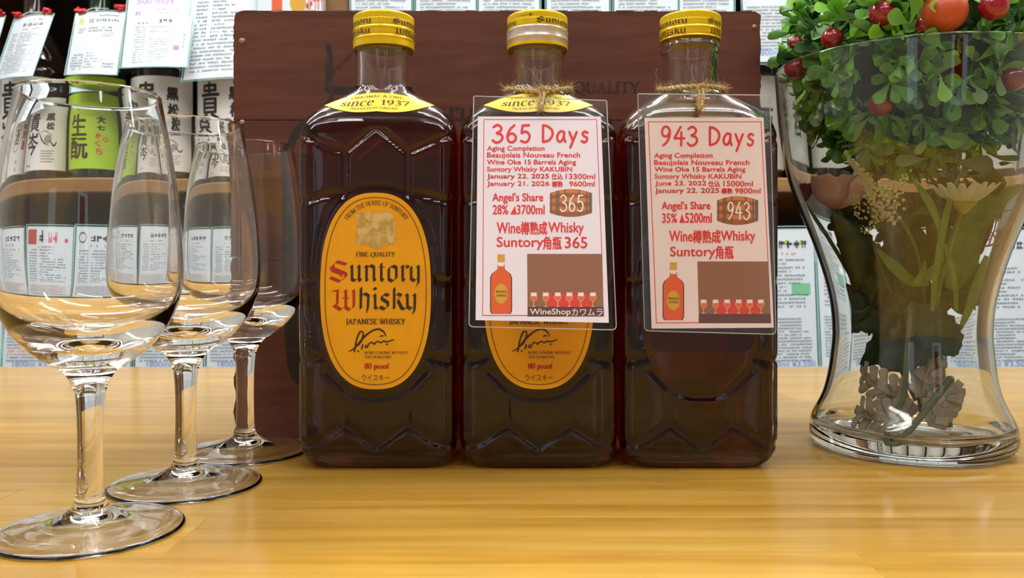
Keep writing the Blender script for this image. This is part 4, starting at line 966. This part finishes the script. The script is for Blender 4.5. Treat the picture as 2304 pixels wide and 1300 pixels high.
# daisy
t = thing('artificial_daisy', 'white artificial daisy seen from the side in the upper right of the vase', 'flower', tuple(P(2165, 460, .404)))
c0 = P(2166, 463, .404)
for k in range(18):
    a = 2*PI*k/18; d = Vector((math.cos(a), math.sin(a), 0)); l = rl.uniform(.9, 1.08)
    inside(strip(G(), [c0+d*.001, c0+(d*.006+Vector((0, 0, .0025)))*l, c0+(d*.011+Vector((0, 0, .0062)))*l, c0+(d*.0145+Vector((0, 0, .0098)))*l], [.0009, .0019, .0023, .0010], (-d.x*.5, -d.y*.5, .8), cup=.2)).build('petal', M_petal, t, smooth=True)
inside(G().lathe([(0, -.004), (.0015, -.0035), (.0042, -.0005), (.0062, .0016), (.0050, .0022), (0, .0026)], tuple(c0), 20)).build('calyx', M_calyx, t, smooth=True)
inside(stempx(G(), [(2162, 475), (2135, 560), (2110, 660), (2100, 760), (2115, 840), (2130, 900)], .405, .0011, .03)).build('stem', M_grass, t, smooth=True)
# grass
t = thing('grass_spray', 'spray of long pale green artificial grass blades in the middle of the vase', 'plant', tuple(P(2110, 700, .42)))
for pts, D, w_ in (([(2168, 372), (2140, 440), (2120, 520), (2105, 620), (2104, 700)], .401, [1, 6, 8, 7, 5]), ([(2052, 398), (2078, 435), (2098, 470), (2115, 520), (2118, 590)], .402, [1, 8, 9, 6, 4]), ([(2125, 548), (2140, 600), (2148, 650), (2150, 700)], .408, [3, 6, 6, 4]),
                   ([(2220, 575), (2200, 630), (2180, 690), (2160, 740)], .42, [5, 12, 10, 4]), ([(2090, 640), (2050, 632), (2010, 598), (1975, 560)], .42, [3, 10, 13, 3]), ([(2060, 640), (2076, 610), (2080, 585)], .41, [9, 7, 2]), ([(2052, 640), (2100, 610), (2118, 580)], .412, [6, 14, 3])):
    inside(leafpx(G(), pts, D, w_)).build('blade', M_grass, t, smooth=True)
# broad leaves
t = thing('leafy_spray', 'artificial spray of broad and toothed dark green leaves filling the lower half of the vase', 'plant', tuple(P(2080, 760, .44)))
for pts, D, w_, m_, th_ in (([(2300, 418), (2230, 455), (2180, 515), (2155, 590), (2140, 650)], .418, [6, 26, 36, 40, 14], M_broad, 0), ([(2160, 560), (2165, 620), (2150, 690)], .43, [20, 42, 16], M_dkgreen, 0),
    ([(2090, 668), (2150, 672), (2195, 660), (2232, 632)], .43, [22, 26, 17, 2], M_dkgreen, .25), ([(2150, 690), (2195, 680), (2202, 688)], .432, [18, 16, 2], M_dkgreen, .2), ([(2125, 700), (2080, 740), (2030, 790), (1985, 830)], .425, [18, 55, 50, 10], M_dkgreen, .08),
    ([(2060, 700), (2000, 725), (1945, 720), (1904, 748)], .43, [20, 32, 30, 4], M_dkgreen, .15), ([(2050, 740), (1990, 780), (1938, 822)], .435, [20, 40, 4], M_dkgreen, .1), ([(2040, 690), (2090, 730), (2130, 770), (2150, 800)], .418, [20, 46, 40, 6], M_dkgreen, .08),
    ([(2080, 720), (2130, 745), (2152, 765)], .42, [20, 25, 3], M_olive, .15), ([(2060, 620), (2020, 650), (1990, 720), (1985, 770)], .432, [12, 34, 40, 10], M_olive, 0), ([(2150, 470), (2200, 520), (2220, 570)], .445, [20, 44, 10], M_maroon, 0), ([(2000, 480), (2040, 560), (2060, 640)], .45, [30, 50, 20], M_olive, 0),
    ([(2100, 500), (2130, 580), (2120, 660)], .452, [20, 50, 20], M_olive, 0), ([(1960, 470), (2010, 500), (2060, 480)], .44, [16, 36, 10], M_olive, .1), ([(1990, 690), (2040, 640), (2100, 700)], .44, [16, 40, 20], M_olive, .1), ([(1945, 640), (1990, 600), (2010, 540)], .445, [14, 40, 12], M_dkgreen, 0)):
    inside(leafpx(G(), pts, D, w_, th_, n=5)).build('leaf', m_, t, smooth=True)
lo_ = []
for m_ in (M_olive, M_dkgreen, M_broad):
    me = spoon(1, 1, .4); me.materials.append(m_); lo_.append(me)
for i in range(90):
    z = rl.uniform(.118, .150); a = rl.uniform(0, 2*PI); r = (vr(z)-.010)*rl.uniform(.25, 1)
    b0 = Vector((VX+r*math.cos(a), VD+r*math.sin(a), z)); dr = Vector((rl.gauss(0, .7), rl.gauss(0, .7), rl.uniform(-1, .4))).normalized(); L_ = rl.uniform(.011, .019); W_ = L_*rl.uniform(.4, .6)
    if not (okpt(b0) and okpt(b0+dr*L_)) or (b0.x < VX-.012 and b0.y < VD+.01): continue
    s = dr.cross(Vector((rl.gauss(0, .4), -1, rl.gauss(0, .4)))).normalized(); up = s.cross(dr)
    M = Matrix(((s.x*W_, dr.x*L_, up.x*.011, b0.x), (s.y*W_, dr.y*L_, up.y*.011, b0.y), (s.z*W_, dr.z*L_, up.z*.011, b0.z), (0, 0, 0, 1)))
    o = bpy.data.objects.new('leaf', rl.choices(lo_, (.55, .2, .25))[0]); COL.objects.link(o); o.parent = t; o.matrix_basis = Matrix.Translation(-t.location) @ M
g = G()
for i in range(16):
    x = rl.uniform(1930, 2200); D = rl.uniform(.415, .46); stempx(g, [(x, rl.uniform(440, 560)), (x*.6+2070*.4+rl.uniform(-20, 20), rl.uniform(600, 660)), (2070+rl.uniform(-25, 25), 760)], D, .0006)
inside(g).build('thin_stems', M_olive, t, smooth=True, kind='stuff')
inside(stempx(G(), [(2105, 700), (2112, 790), (2122, 870), (2135, 962)], .437, .0021)).build('stem', M_stemg, t, smooth=True)
inside(stempx(G(), [(2050, 690), (2040, 790), (2032, 890), (2008, 940), (1994, 975), (2003, 1000), (2028, 990), (2070, 940), (2112, 885), (2140, 850)], .401, .0016, .004)).build('bent_stem', M_stemd, t, smooth=True)
# felted grey leaves
t = thing('felted_spray', 'grey felted lobed artificial leaf standing near the vase bottom', 'plant', tuple(P(2050, 940, .425)))
def felted(x0, y0, x1, y1, n, ln, D):
    g = G(); dx, dy = x1-x0, y1-y0; L = math.hypot(dx, dy); ux, uy = dx/L, dy/L
    leafpx(g, [(x0, y0), (x0+dx*.5, y0+dy*.5), (x1, y1)], D, [5, 12, 9])
    for k in range(n):
        f = .12+.8*k/n
        for s in (-1, 1):
            a = ux*.55-s*uy*.85; b = uy*.55+s*ux*.85; l = ln*(1-.45*f)*rl.uniform(.85, 1.15); X, Y = x0+dx*f, y0+dy*f
            leafpx(g, [(X, Y), (X+a*l*.5, Y+b*l*.5), (X+a*l*.85, Y+b*l*.85), (X+a*l, Y+b*l)], D-.0012*((k % 2)*s), [6, 9, 11, 4], n=3)
    return g
for a in ((2052, 905, 1912, 828, 5, 52, .420), (2050, 955, 1908, 922, 5, 56, .417), (2075, 910, 2105, 800, 5, 48, .428), (2085, 950, 2162, 858, 5, 50, .424), (2040, 960, 2000, 870, 4, 50, .43), (2090, 960, 2120, 925, 3, 46, .421)):
    inside(felted(*a)).build('leaf', M_silver, t, smooth=True)
# twig
t = thing('twig_spray', 'thin purple artificial twig reaching to the right wall of the vase', 'plant', tuple(P(2230, 520, .43)))
g = G(); stempx(g, [(2150, 600), (2190, 560), (2235, 550), (2270, 530), (2300, 500)], .425, .0005)
for (x, y, a, b) in ((2200, 558, 2235, 500), (2225, 552, 2245, 480), (2245, 545, 2210, 505), (2240, 546, 2295, 470), (2265, 535, 2300, 540), (2215, 555, 2180, 545), (2245, 480, 2300, 470), (2240, 520, 2280, 515)): stempx(g, [(x, y), ((x+a)/2+4, (y+b)/2-3), (a, b)], .425, .00032)
inside(g).build('twig', M_twig, t, smooth=True)

# ---------------------------------------------------------------- display shelf with sake bottles
SD = 1.35; ZT = EYE+(HY-400)*SD/F; ZB = EYE+(HY-433)*SD/F; LZB = ZT-.0236-.475
SH = thing('display_shelf', 'tall wooden display shelf across the back of the shop filled with bottles', 'shelf', (0, 1.45, Z0))
for z0, z1 in ((ZB, ZT), (LZB-.024, LZB), (Z0, Z0+.05), (ZT+.46, ZT+.484)):
    G().box((-1.10, SD, z0), (1.12, 1.90, z1), bev=.002).build('shelf_board', M_shelf, SH)
G().box((-1.10, 1.90, Z0), (1.12, 1.915, ZT+.72)).build('back_panel', M_back, SH)
for x in (-1.08, (758-CX)*1.36/F, 1.10):
    for z0, z1 in ((Z0+.0505, LZB-.0245), (LZB+.0005, ZB-.0005), (ZT+.0005, ZT+.4595), (ZT+.4845, ZT+.72)):
        G().box((x-.020, SD+.002, z0), (x+.020, 1.898, z1), bev=.001).build('upright', M_shelf, SH)
M_bot = mat('dark_brown_bottle_glass', (34, 22, 16), .07, spec=.8); M_botg = mat('dark_green_bottle_glass', (18, 40, 30), .07, spec=.8)
M_lwhite = mat('label_white', (226, 226, 224), .55); M_lgreen = mat('label_lime_green', (168, 206, 48), .5); M_lgrey = mat('label_grey', (170, 168, 160), .6); M_lpink = mat('label_pinkish', (206, 196, 194), .55)
M_brush = mat('brush_ink', (44, 40, 42), .6); M_lred = mat('label_red', (220, 60, 66), .6); M_faint = mat('faint_grey_print', (150, 148, 146), .6)
M_cloth = mat('red_wrap', (196, 26, 34), .35); M_capw = mat('white_bottle_cap', (220, 218, 212), .4)
SP = [(0, .003), (.030, .0005), (.049, 0), (.0515, .003), (.0525, .008), (.0525, .176), (.0512, .190), (.046, .206), (.038, .222), (.029, .238), (.022, .254), (.018, .272), (.0166, .300), (.0165, .372), (.0165, .376)]
def bottle_protos():
    a = G().lathe(cr([(r, z) for r, z in SP], 2), (0, 0, 0), 64); return a
_pm = {}
def bmesh_of(key, maker):
    if key not in _pm: _pm[key] = maker()
    return _pm[key]
LR = .0529
def onlab(rot):
    """label coordinates: u in mm to the right of the label middle, v in mm above the bottle foot"""
    return lambda u, v, l: Vector(((LR+l)*math.sin(u*.001/LR+rot), -(LR+l)*math.cos(u*.001/LR+rot), v*.001))
def up(polys): return [[(p[0], -p[1]) for p in q] for q in polys]
def tfont(s, x0, y0, x1, y1, b=.03): return heavy(s, (x0, y0, x1, y1), b*22, ydown=False) if b else font(s, (x0, y0, x1, y1), 0, ydown=False)
def design(kind):
    if kind == 'lime': return M_lgreen, [(M_brush, tfont('生', -34, 82, 2, 138, .06)+tfont('酛', -36, 34, 4, 76, .05)+tfont('大', 22, 118, 38, 134, .05)+tfont('七', 22, 98, 36, 112, .05)), (M_lred, tfont('か', 18, 76, 30, 88, .03)+tfont('ら', 32, 68, 43, 80, .03)+tfont('く', 18, 58, 28, 70, .03)+tfont('ち', 19, 42, 31, 54, .03)+disc((24, 84), 3.4))]
    if kind in ('white', 'white2'): return M_lwhite, [(M_brush, tfont('貴', -30, 96, 4, 156, .05)+tfont('岑', -32, 44, 4, 92, .05)+tfont('黒', 20, 128, 38, 148, .05)+tfont('松', 22, 100, 38, 122, .05)+pen([([.4, 1.2, .5], [(2, 96), (16, 70), (28, 62)]), ([.3, .8, .5], [(8, 92), (20, 96), (34, 84)]), ([.5, 1.5, .8], [(30, 74), (38, 62), (44, 70)])], 2.6)+tfont('純米', -30, 22, -14, 27, .0)), (M_faint, sum([rect(12, 52-5*k, 40-3*(k % 3), 50-5*k) for k in range(5)], [])+disc((26, 76), 8, 10, 16))]
    if kind == 'oval': return M_lwhite, [(M_brush, ringp((8, 96), 22, 36, 2.2, 40)+tfont('酒', -2, 76, 20, 116, .05)+tfont('純', 14, 34, 24, 44, .0)+tfont('米', 14, 20, 24, 30, .0)), (mat('label_dark_red', (150, 40, 40), .6), tfont('特', 36, 112, 50, 132, .05)+tfont('別', 36, 88, 50, 108, .05)+tfont('酒', 36, 64, 50, 84, .05))]
    return M_lgrey, [(M_brush, tfont('酒', -14, 60, 16, 116, .04))]
def sake_bottle(x, z0, y, label, kind, rot, group, dark=None, wrap=True):
    t = thing('sake_bottle', label, 'bottle', (x, y, z0), group)
    dm = dark or M_bot
    me = bmesh_of(('body', dm.name), lambda: bottle_protos().build('glass_body', dm, None, smooth=True)); 
    def inst(key, mk, nm, par):
        if key in _pm: o = _pm[key].copy(); COL.objects.link(o); o.parent = par; o.location = (0, 0, 0); return o
        o = mk(); _pm[key] = o; o.parent = par; return o
    if me.parent is None: b = me; b.parent = t
    else: b = me.copy(); COL.objects.link(b); b.parent = t
    c = inst('cap', lambda: G().lathe([(0, .4), (.0165, .4), (.0178, .3985), (.0178, .372), (.0172, .3655), (.0170, .364)], (0, 0, 0), 40).build('bottle_cap', M_capw, None, smooth=False), 'cap', t)
    if kind:
        ml, prints = design(kind); A = 72; n = 40
        def mk():
            fn = onlab(0); g = G(); w_ = LR*math.radians(A)*1000
            vs = [fn(-w_+2*w_*i/n, v, l) for l in (0, -.00025) for v in (16, 90, 160, 166) for i in range(n+1)]
            k = n+1
            vs = [Vector(p) for p in vs]
            fs = []
            for r_ in range(3):
                for i in range(n): a = r_*k+i; fs.append((a, a+1, a+k+1, a+k)); a += 4*k; fs.append((a, a+k, a+k+1, a+1))
            return g.add(vs, fs).build('label', ml, None, smooth=True)
        L_ = inst(('label', kind), mk, 'label', t); L_.rotation_euler = (0, 0, rot)
        for i, (m_, pl) in enumerate(prints):
            q = inst(('print', kind, i), lambda: poly3(G(), strips(pl, 3.0), onlab(0), .00015).build('lettering', m_, None), 'lettering', L_)
    return t
BR = .0525; ay = SD+.012+BR
def bx(px): return (px-CX)*ay/F
up_ = [(-216, 'oval', 'white labelled sake bottle, second left of the lime green one, mostly outside the frame', .0), (-69, 'oval', 'sake bottle with an oval brush mark on its white label at the far left edge', .25),
       (78, 'white', 'sake bottle with black brush writing just left of the lime green label', .05), (225, 'lime', 'sake bottle with the lime green label seen through the nearest glass', .0),
       (372, 'white', 'sake bottle with white label and black brush writing just right of the lime green one', .05), (520, 'white', 'sake bottle with white brushed label half hidden by the left edge of the crate', -.12)]
for px, k, lb, rot in up_: sake_bottle(bx(px), ZT+.0003, ay, lb, k, rot, 'sake bottles on the upper shelf', M_botg if px == 225 else None)
hid = 'brown sake bottle hidden behind the wooden crate, only its shoulder above it'
for px in (667+30, 844, 985, 1125, 1265, 1405, 1545): sake_bottle(bx(px), ZT+.0003, ay, hid, None, 0, 'sake bottles behind the crate')
for px, lb in ((1690, 'sake bottle with grey label between the crate and the vase'), (1835, 'sake bottle with grey label behind the left part of the leaf ball'), (1980, 'sake bottle with grey label behind the middle of the leaf ball'), (2125, 'sake bottle with grey label behind the right part of the leaf ball'), (2270, 'sake bottle with grey label behind the right edge of the leaf ball'), (2415, 'sake bottle with grey label just outside the right edge of the picture')):
    sake_bottle(bx(px), ZT+.0003, ay, lb, 'grey', .1, 'sake bottles on the upper shelf')
lows = [-150, 0, 150, 300, 450, 600, 750]
order = ['first', 'second', 'third', 'fourth', 'fifth', 'sixth', 'seventh']
for i, px in enumerate(range(-75, 700, 150)): sake_bottle(bx(px), LZB+.0003, ay, 'dark sake bottle standing on the lower shelf behind price cards, %s from the left' % order[i], None, 0, 'sake bottles on the lower shelf')
for i, px in enumerate(range(1700, 2450, 150)): sake_bottle(bx(px), LZB+.0003, ay, 'dark sake bottle on the lower shelf right of the crate, %s from the crate' % order[i], None, 0, 'sake bottles on the lower shelf')

# ---------------------------------------------------------------- price cards
M_card = mat('card_white', (226, 232, 240), .6); M_ct = [mat('card_print_grey', (84, 96, 114), .7), mat('card_print_red', (222, 96, 106), .7), mat('card_print_blue', (120, 164, 232), .7), mat('card_print_purple', (186, 112, 212), .7), mat('card_print_lime', (190, 206, 60), .7), mat('card_print_dark', (52, 60, 72), .7), mat('card_print_green', (130, 200, 160), .7), mat('card_stamp_red', (190, 56, 60), .7)]
M_sleeve = filmmat('card_sleeve', (.96, .98, .98, 1), gl=.4, rough=.12); M_sleeve_e = mat('sleeve_edge', (150, 208, 200), .3); M_ribbon = mat('red_plastic_tie', (214, 40, 44), .35)
rc = random.Random(21)
def chars(u0, v0, u1, v1, nch, dens=.8):
    """a line of tiny characters: each a few short bars, too small to read"""
    out = []; w_ = (u1-u0)/nch; h = v1-v0
    for i in range(nch):
        if rc.random() > dens: continue
        x = u0+i*w_
        for k in range(2): yy = v0+h*(.12+.62*rc.random()); out.append([(x+w_*.08, yy), (x+w_*.86, yy), (x+w_*.86, yy+h*.15), (x+w_*.08, yy+h*.15)])
        for k in range(2): xx = x+w_*(.1+.62*rc.random()); out.append([(xx, v0+h*.05), (xx+w_*.13, v0+h*.05), (xx+w_*.13, v0+h*.92), (xx, v0+h*.92)])
    return out
def price_card(corners, label, kind, group, hold=None):
    """corners: 3-D TL, TR, BR, BL; unit coordinates u right, v down"""
    TL, TR, BR_, BL_ = [Vector(c) for c in corners]; nrm = (TR-TL).cross(BL_-TL).normalized()
    if nrm.y > 0: nrm = -nrm
    t = thing('price_card', label, 'card', tuple((TL+TR)/2), group)
    def fn(u, v, l=0):
        p = (TL*(1-u)+TR*u)*(1-v)+(BL_*(1-u)+BR_*u)*v
        return p+nrm*(l+.0035*math.sin(PI*u))
    def sheet(e, l, nu=8):
        g = G(); vs = [fn(-e+(1+2*e)*i/nu, v, l) for v in (-e*.7, 1+e*.7) for i in range(nu+1)]
        return g.add(vs, [(i, i+1, nu+2+i, nu+1+i) for i in range(nu)])
    g = sheet(0, 0); g2 = sheet(0, -.0005); g.add(g2.v, [f[::-1] for f in g2.f])
    pc = g.build('paper', M_card, t)
    T = lambda pl, lift=.0004: poly3(G(), pl, fn, lift, 4e-6)
    layers = {i: [] for i in range(8)}
    if kind == 'top':      # full layout, seen on most cards
        layers[0] += chars(.35, .05, .8, .085, 7); layers[5] += chars(.3, .11, .85, .18, 4, 1); layers[1] += chars(.3, .21, .8, .24, 12)
        v = .27
        while v < .93:
            if v < .62: layers[0] += chars(.08, v, .26, v+.022, 5, .9)+chars(.32, v, .32+rc.choice((.2, .35, .5, .55)), v+.022, 14, .85)
            else: layers[0] += chars(.07, v, .07+rc.choice((.8, .84, .6)), v+.022, 26, .9)
            v += .036
    elif kind == 'lime':
        layers[4] += rect(.05, .04, .22, .19); layers[5] += tfont_card('大', .08, .07, .18, .16)
        layers[0] += chars(.5, .04, .9, .08, 9, 1)+chars(.3, .1, .42, .18, 1, 1)+chars(.45, .11, .92, .17, 8, 1)+chars(.06, .25, .26, .29, 5)+chars(.06, .3, .22, .34, 4)+chars(.32, .24, .8, .28, 10)+chars(.32, .29, .8, .33, 10); layers[1] += chars(.6, .34, .84, .37, 7)+chars(.6, .38, .8, .41, 6)
        for k in range(6): layers[0] += chars(.06, .68+.045*k, .3, .71+.045*k, 6)+chars(.34, .66+.045*k, .5+.06*(k % 4), .69+.045*k, 8)
        layers[0] += chars(.7, .82, .92, .86, 5, 1)+chars(.7, .87, .92, .91, 5, 1)
    elif kind == 'days':
        layers[3] += tfont_card('500 days', .14, .07, .70, .17, .0); layers[3] += chars(.13, .24, .22, .31, 2, 1)
        layers[1] += chars(.42, .22, .8, .245, 12, .5)+chars(.42, .27, .78, .295, 12, .5); layers[5] += chars(.5, .36, .72, .42, 3, 1); layers[0] += chars(.18, .40, .36, .43, 3, 1)
        v = .46
        while v < .95: layers[0] += chars(.16, v, .34, v+.02, 6, .9)+chars(.38, v, .38+rc.choice((.12, .3, .36)), v+.02, 12, .85); v += .034
        layers[3] += rect(.77, .72, .86, .78); layers[0] += chars(.9, .56, .93, .6, 1, 1)+chars(.9, .61, .93, .65, 1, 1)+chars(.9, .66, .93, .7, 1, 1)+chars(.9, .71, .93, .75, 1, 1)
    elif kind == 'pics':
        layers[0] += []
    else:                  # lower shelf cards: title, columns, dense text, blue price
        if kind == 'lowred': layers[7] += rect(.04, .03, .26, .17); layers[1] += chars(.52, .05, .72, .16, 2, 1)+chars(.30, .18, .7, .2, 12, .9); layers[5] += chars(.32, .03, .44, .16, 1, 1); layers[1] += disc((.88, .13), .035, .02, 14)
        else: layers[5] += chars(.3, .08, .9, .14, 5, 1); layers[1] += chars(.3, .165, .7, .185, 10, .6); layers[0] += ringp((.14, .1), .08, .05, .012, 20) if kind == 'lowring' else []
        if kind == 'lowgreen': layers[4] += disc((.55, .095), .04, .018, 6)+disc((.8, .095), .04, .018, 6); layers[6] += rect(.62, .38, .92, .46)
        v = .21
        while v < .56: layers[0] += chars(.08, v, .28, v+.015, 5, .9)+chars(.34, v, .34+rc.choice((.2, .3, .5, .55)), v+.015, 13, .8); v += .027
        v = .62
        while v < .91: layers[1 if (kind == 'lowred' and rc.random() < .45) else 0] += chars(.06, v, .06+rc.choice((.84, .86, .7)), v+.014, 30, .92); v += .022
        layers[2] += tfont_card('1800ml ¥3,500', .18, .915, .96, .962, .0)
    for i, pl in layers.items():
        if pl: T(pl).build('print', M_ct[i], pc, kind='stuff' if i == 0 else None)
    if kind == 'pics':
        T(rect(.22, .3, .38, 1), .0004).build('bottle_picture', M_amber, pc); T(disc((.62, .75), .12, .2, 20), .0004).build('barrel_picture', M_pgold, pc); T(chars(.74, .5, 1, .9, 5, 1), .0004).build('red_words', M_lred, pc)
    sheet(.022, .0012).build('clear_sleeve', M_sleeve, t)
    e = .022; g = G(); rim = [fn(u, v, .0008) for u, v in [(-e, -e)]+[(-e+(1+2*e)*i/8, -e*.7) for i in range(9)]+[(1+e-(1+2*e)*i/8, 1+e*.7) for i in range(9)]+[(-e, -e*.7)]]
    g.tube(rim, .0007, 5, cap=False); g.build('sleeve_edge', M_sleeve_e, t)
    if hold:
        for u in (.1, .9):
            p = fn(u, -.02, .002); g = G()
            for k in range(3): g.tube([p+Vector((rc.uniform(-.009, .009), rc.uniform(-.004, .004), rc.uniform(-.002, .008))) for _ in range(5)], .0022, 6)
            g.build('red_tie', M_ribbon, t, smooth=True)
        c_ = fn(.5, 0, 0); G().tube([fn(.1, -.02, .001), Vector((fn(.3, 0).x, hold-.02, fn(.3, 0).z+.01)), Vector((c_.x, hold+.0, c_.z+.014))], .0008, 5).build('string', M_capw, t)
    return t
def tfont_card(s, x0, y0, x1, y1, b=.02): return font(s, (x0, y0, x1, y1), b, ydown=True)
def cq(pts, Ds): return [P(x, y, D) for (x, y), D in zip(pts, Ds)]
dt, db = 1.375, 1.335; G1 = 'price cards over the upper shelf'
price_card(cq([(-95, 50), (10, 38), (-38, 205), (-150, 210)], (dt, dt, db, db)), 'white price card at the left edge, only its right corner in view', 'top', G1, 1.40)
price_card(cq([(34, 44), (120, 33), (72, 170), (-12, 180)], (dt, dt, db, db)), 'slanting white price card with a red line, left of the lime badge card', 'top', G1, 1.40)
price_card(cq([(173, 33), (282, 27), (262, 168), (148, 168)], (dt, dt, db, db)), 'white price card with a lime green square badge at its top left', 'lime', G1, 1.40)
price_card(cq([(291, -12), (440, -14), (419, 150), (273, 152)], (1.35, 1.35, 1.31, 1.31)), 'white price card headed 500 days in purple', 'days', G1)
price_card(cq([(440, -60), (592, -62), (572, 170), (412, 181)], (1.345, 1.345, 1.325, 1.325)), 'overexposed white price card beside the top left corner of the crate', 'top', G1)
price_card(cq([(580, -90), (727, -90), (728, 40), (580, 40)], (1.33,)*4), 'white card with orange bottle and barrel pictures above the crate left end', 'pics', G1)
nm = ['above the left bottle cap', 'above the crate between the left and middle bottles', 'just left above the middle bottle cap', 'just right above the middle bottle cap', 'above the crate left of the right bottle cap', 'above the crate right of the right bottle cap']
for (a, b), s, kd in zip(((790, 924), (936, 1069), (1077, 1212), (1230, 1369), (1382, 1524), (1528, 1649)), nm, (0, 1, 2, 3, 4, 5)):
    price_card(cq([(a, -170), (b, -170), (b+2, 40), (a, 40)], (1.33,)*4), 'white price card ' + s, 'top', G1)
price_card(cq([(1660, -190), (1812, -190), (1826, 140), (1678, 140)], (1.335,)*4), 'white price card with blue price right of the crate top', 'lowgreen', G1)
price_card(cq([(1832, -190), (1984, -190), (1996, 140), (1846, 140)], (1.335,)*4), 'white price card behind the upper left of the leaf ball', 'low', G1)
price_card(cq([(2004, -190), (2150, -190), (2160, 140), (2010, 140)], (1.335,)*4), 'white price card behind the top of the leaf ball', 'low', G1)
price_card(cq([(2168, -190), (2320, -190), (2330, 140), (2176, 140)], (1.335,)*4), 'white price card behind the upper right of the leaf ball', 'low', G1)
G2 = 'price cards before the lower shelf'; d2 = 1.28
low = [((-290, 522), (-145, 518), (-150, 838), (-296, 842), 'low', 'white lower price card outside the left frame edge, second from the lime square'), ((-138, 524), (8, 520), (2, 838), (-146, 840), 'low', 'white lower price card cut by the left edge of the photo'),
       ((22, 516), (160, 518), (144, 838), (4, 840), 'lowred', 'white lower price card with a dark red square, behind the nearest glass'), ((168, 516), (300, 520), (292, 838), (150, 840), 'lowring', 'white lower price card with a round crest, behind the stem of the nearest glass'),
       ((318, 516), (466, 518), (456, 838), (303, 840), 'low', 'white lower price card behind the second tasting glass'), ((474, 518), (620, 516), (612, 838), (464, 840), 'low', 'white lower price card partly behind the left edge of the crate'),
       ((1690, 516), (1829, 514), (1841, 838), (1694, 840), 'lowgreen', 'white lower price card with yellow stars between the right bottle and the vase'), ((1836, 520), (1980, 516), (1996, 826), (1850, 828), 'low', 'white lower price card behind the left half of the vase'),
       ((2000, 520), (2140, 518), (2146, 838), (2004, 838), 'low', 'white lower price card behind the right half of the vase'), ((2160, 520), (2318, 516), (2322, 838), (2160, 840), 'low', 'glaring white lower price card right of the vase')]
for a, b, c, d, k, s in low: price_card(cq([a, b, c, d], (d2+.012, d2+.012, d2, d2)), s, k, G2)
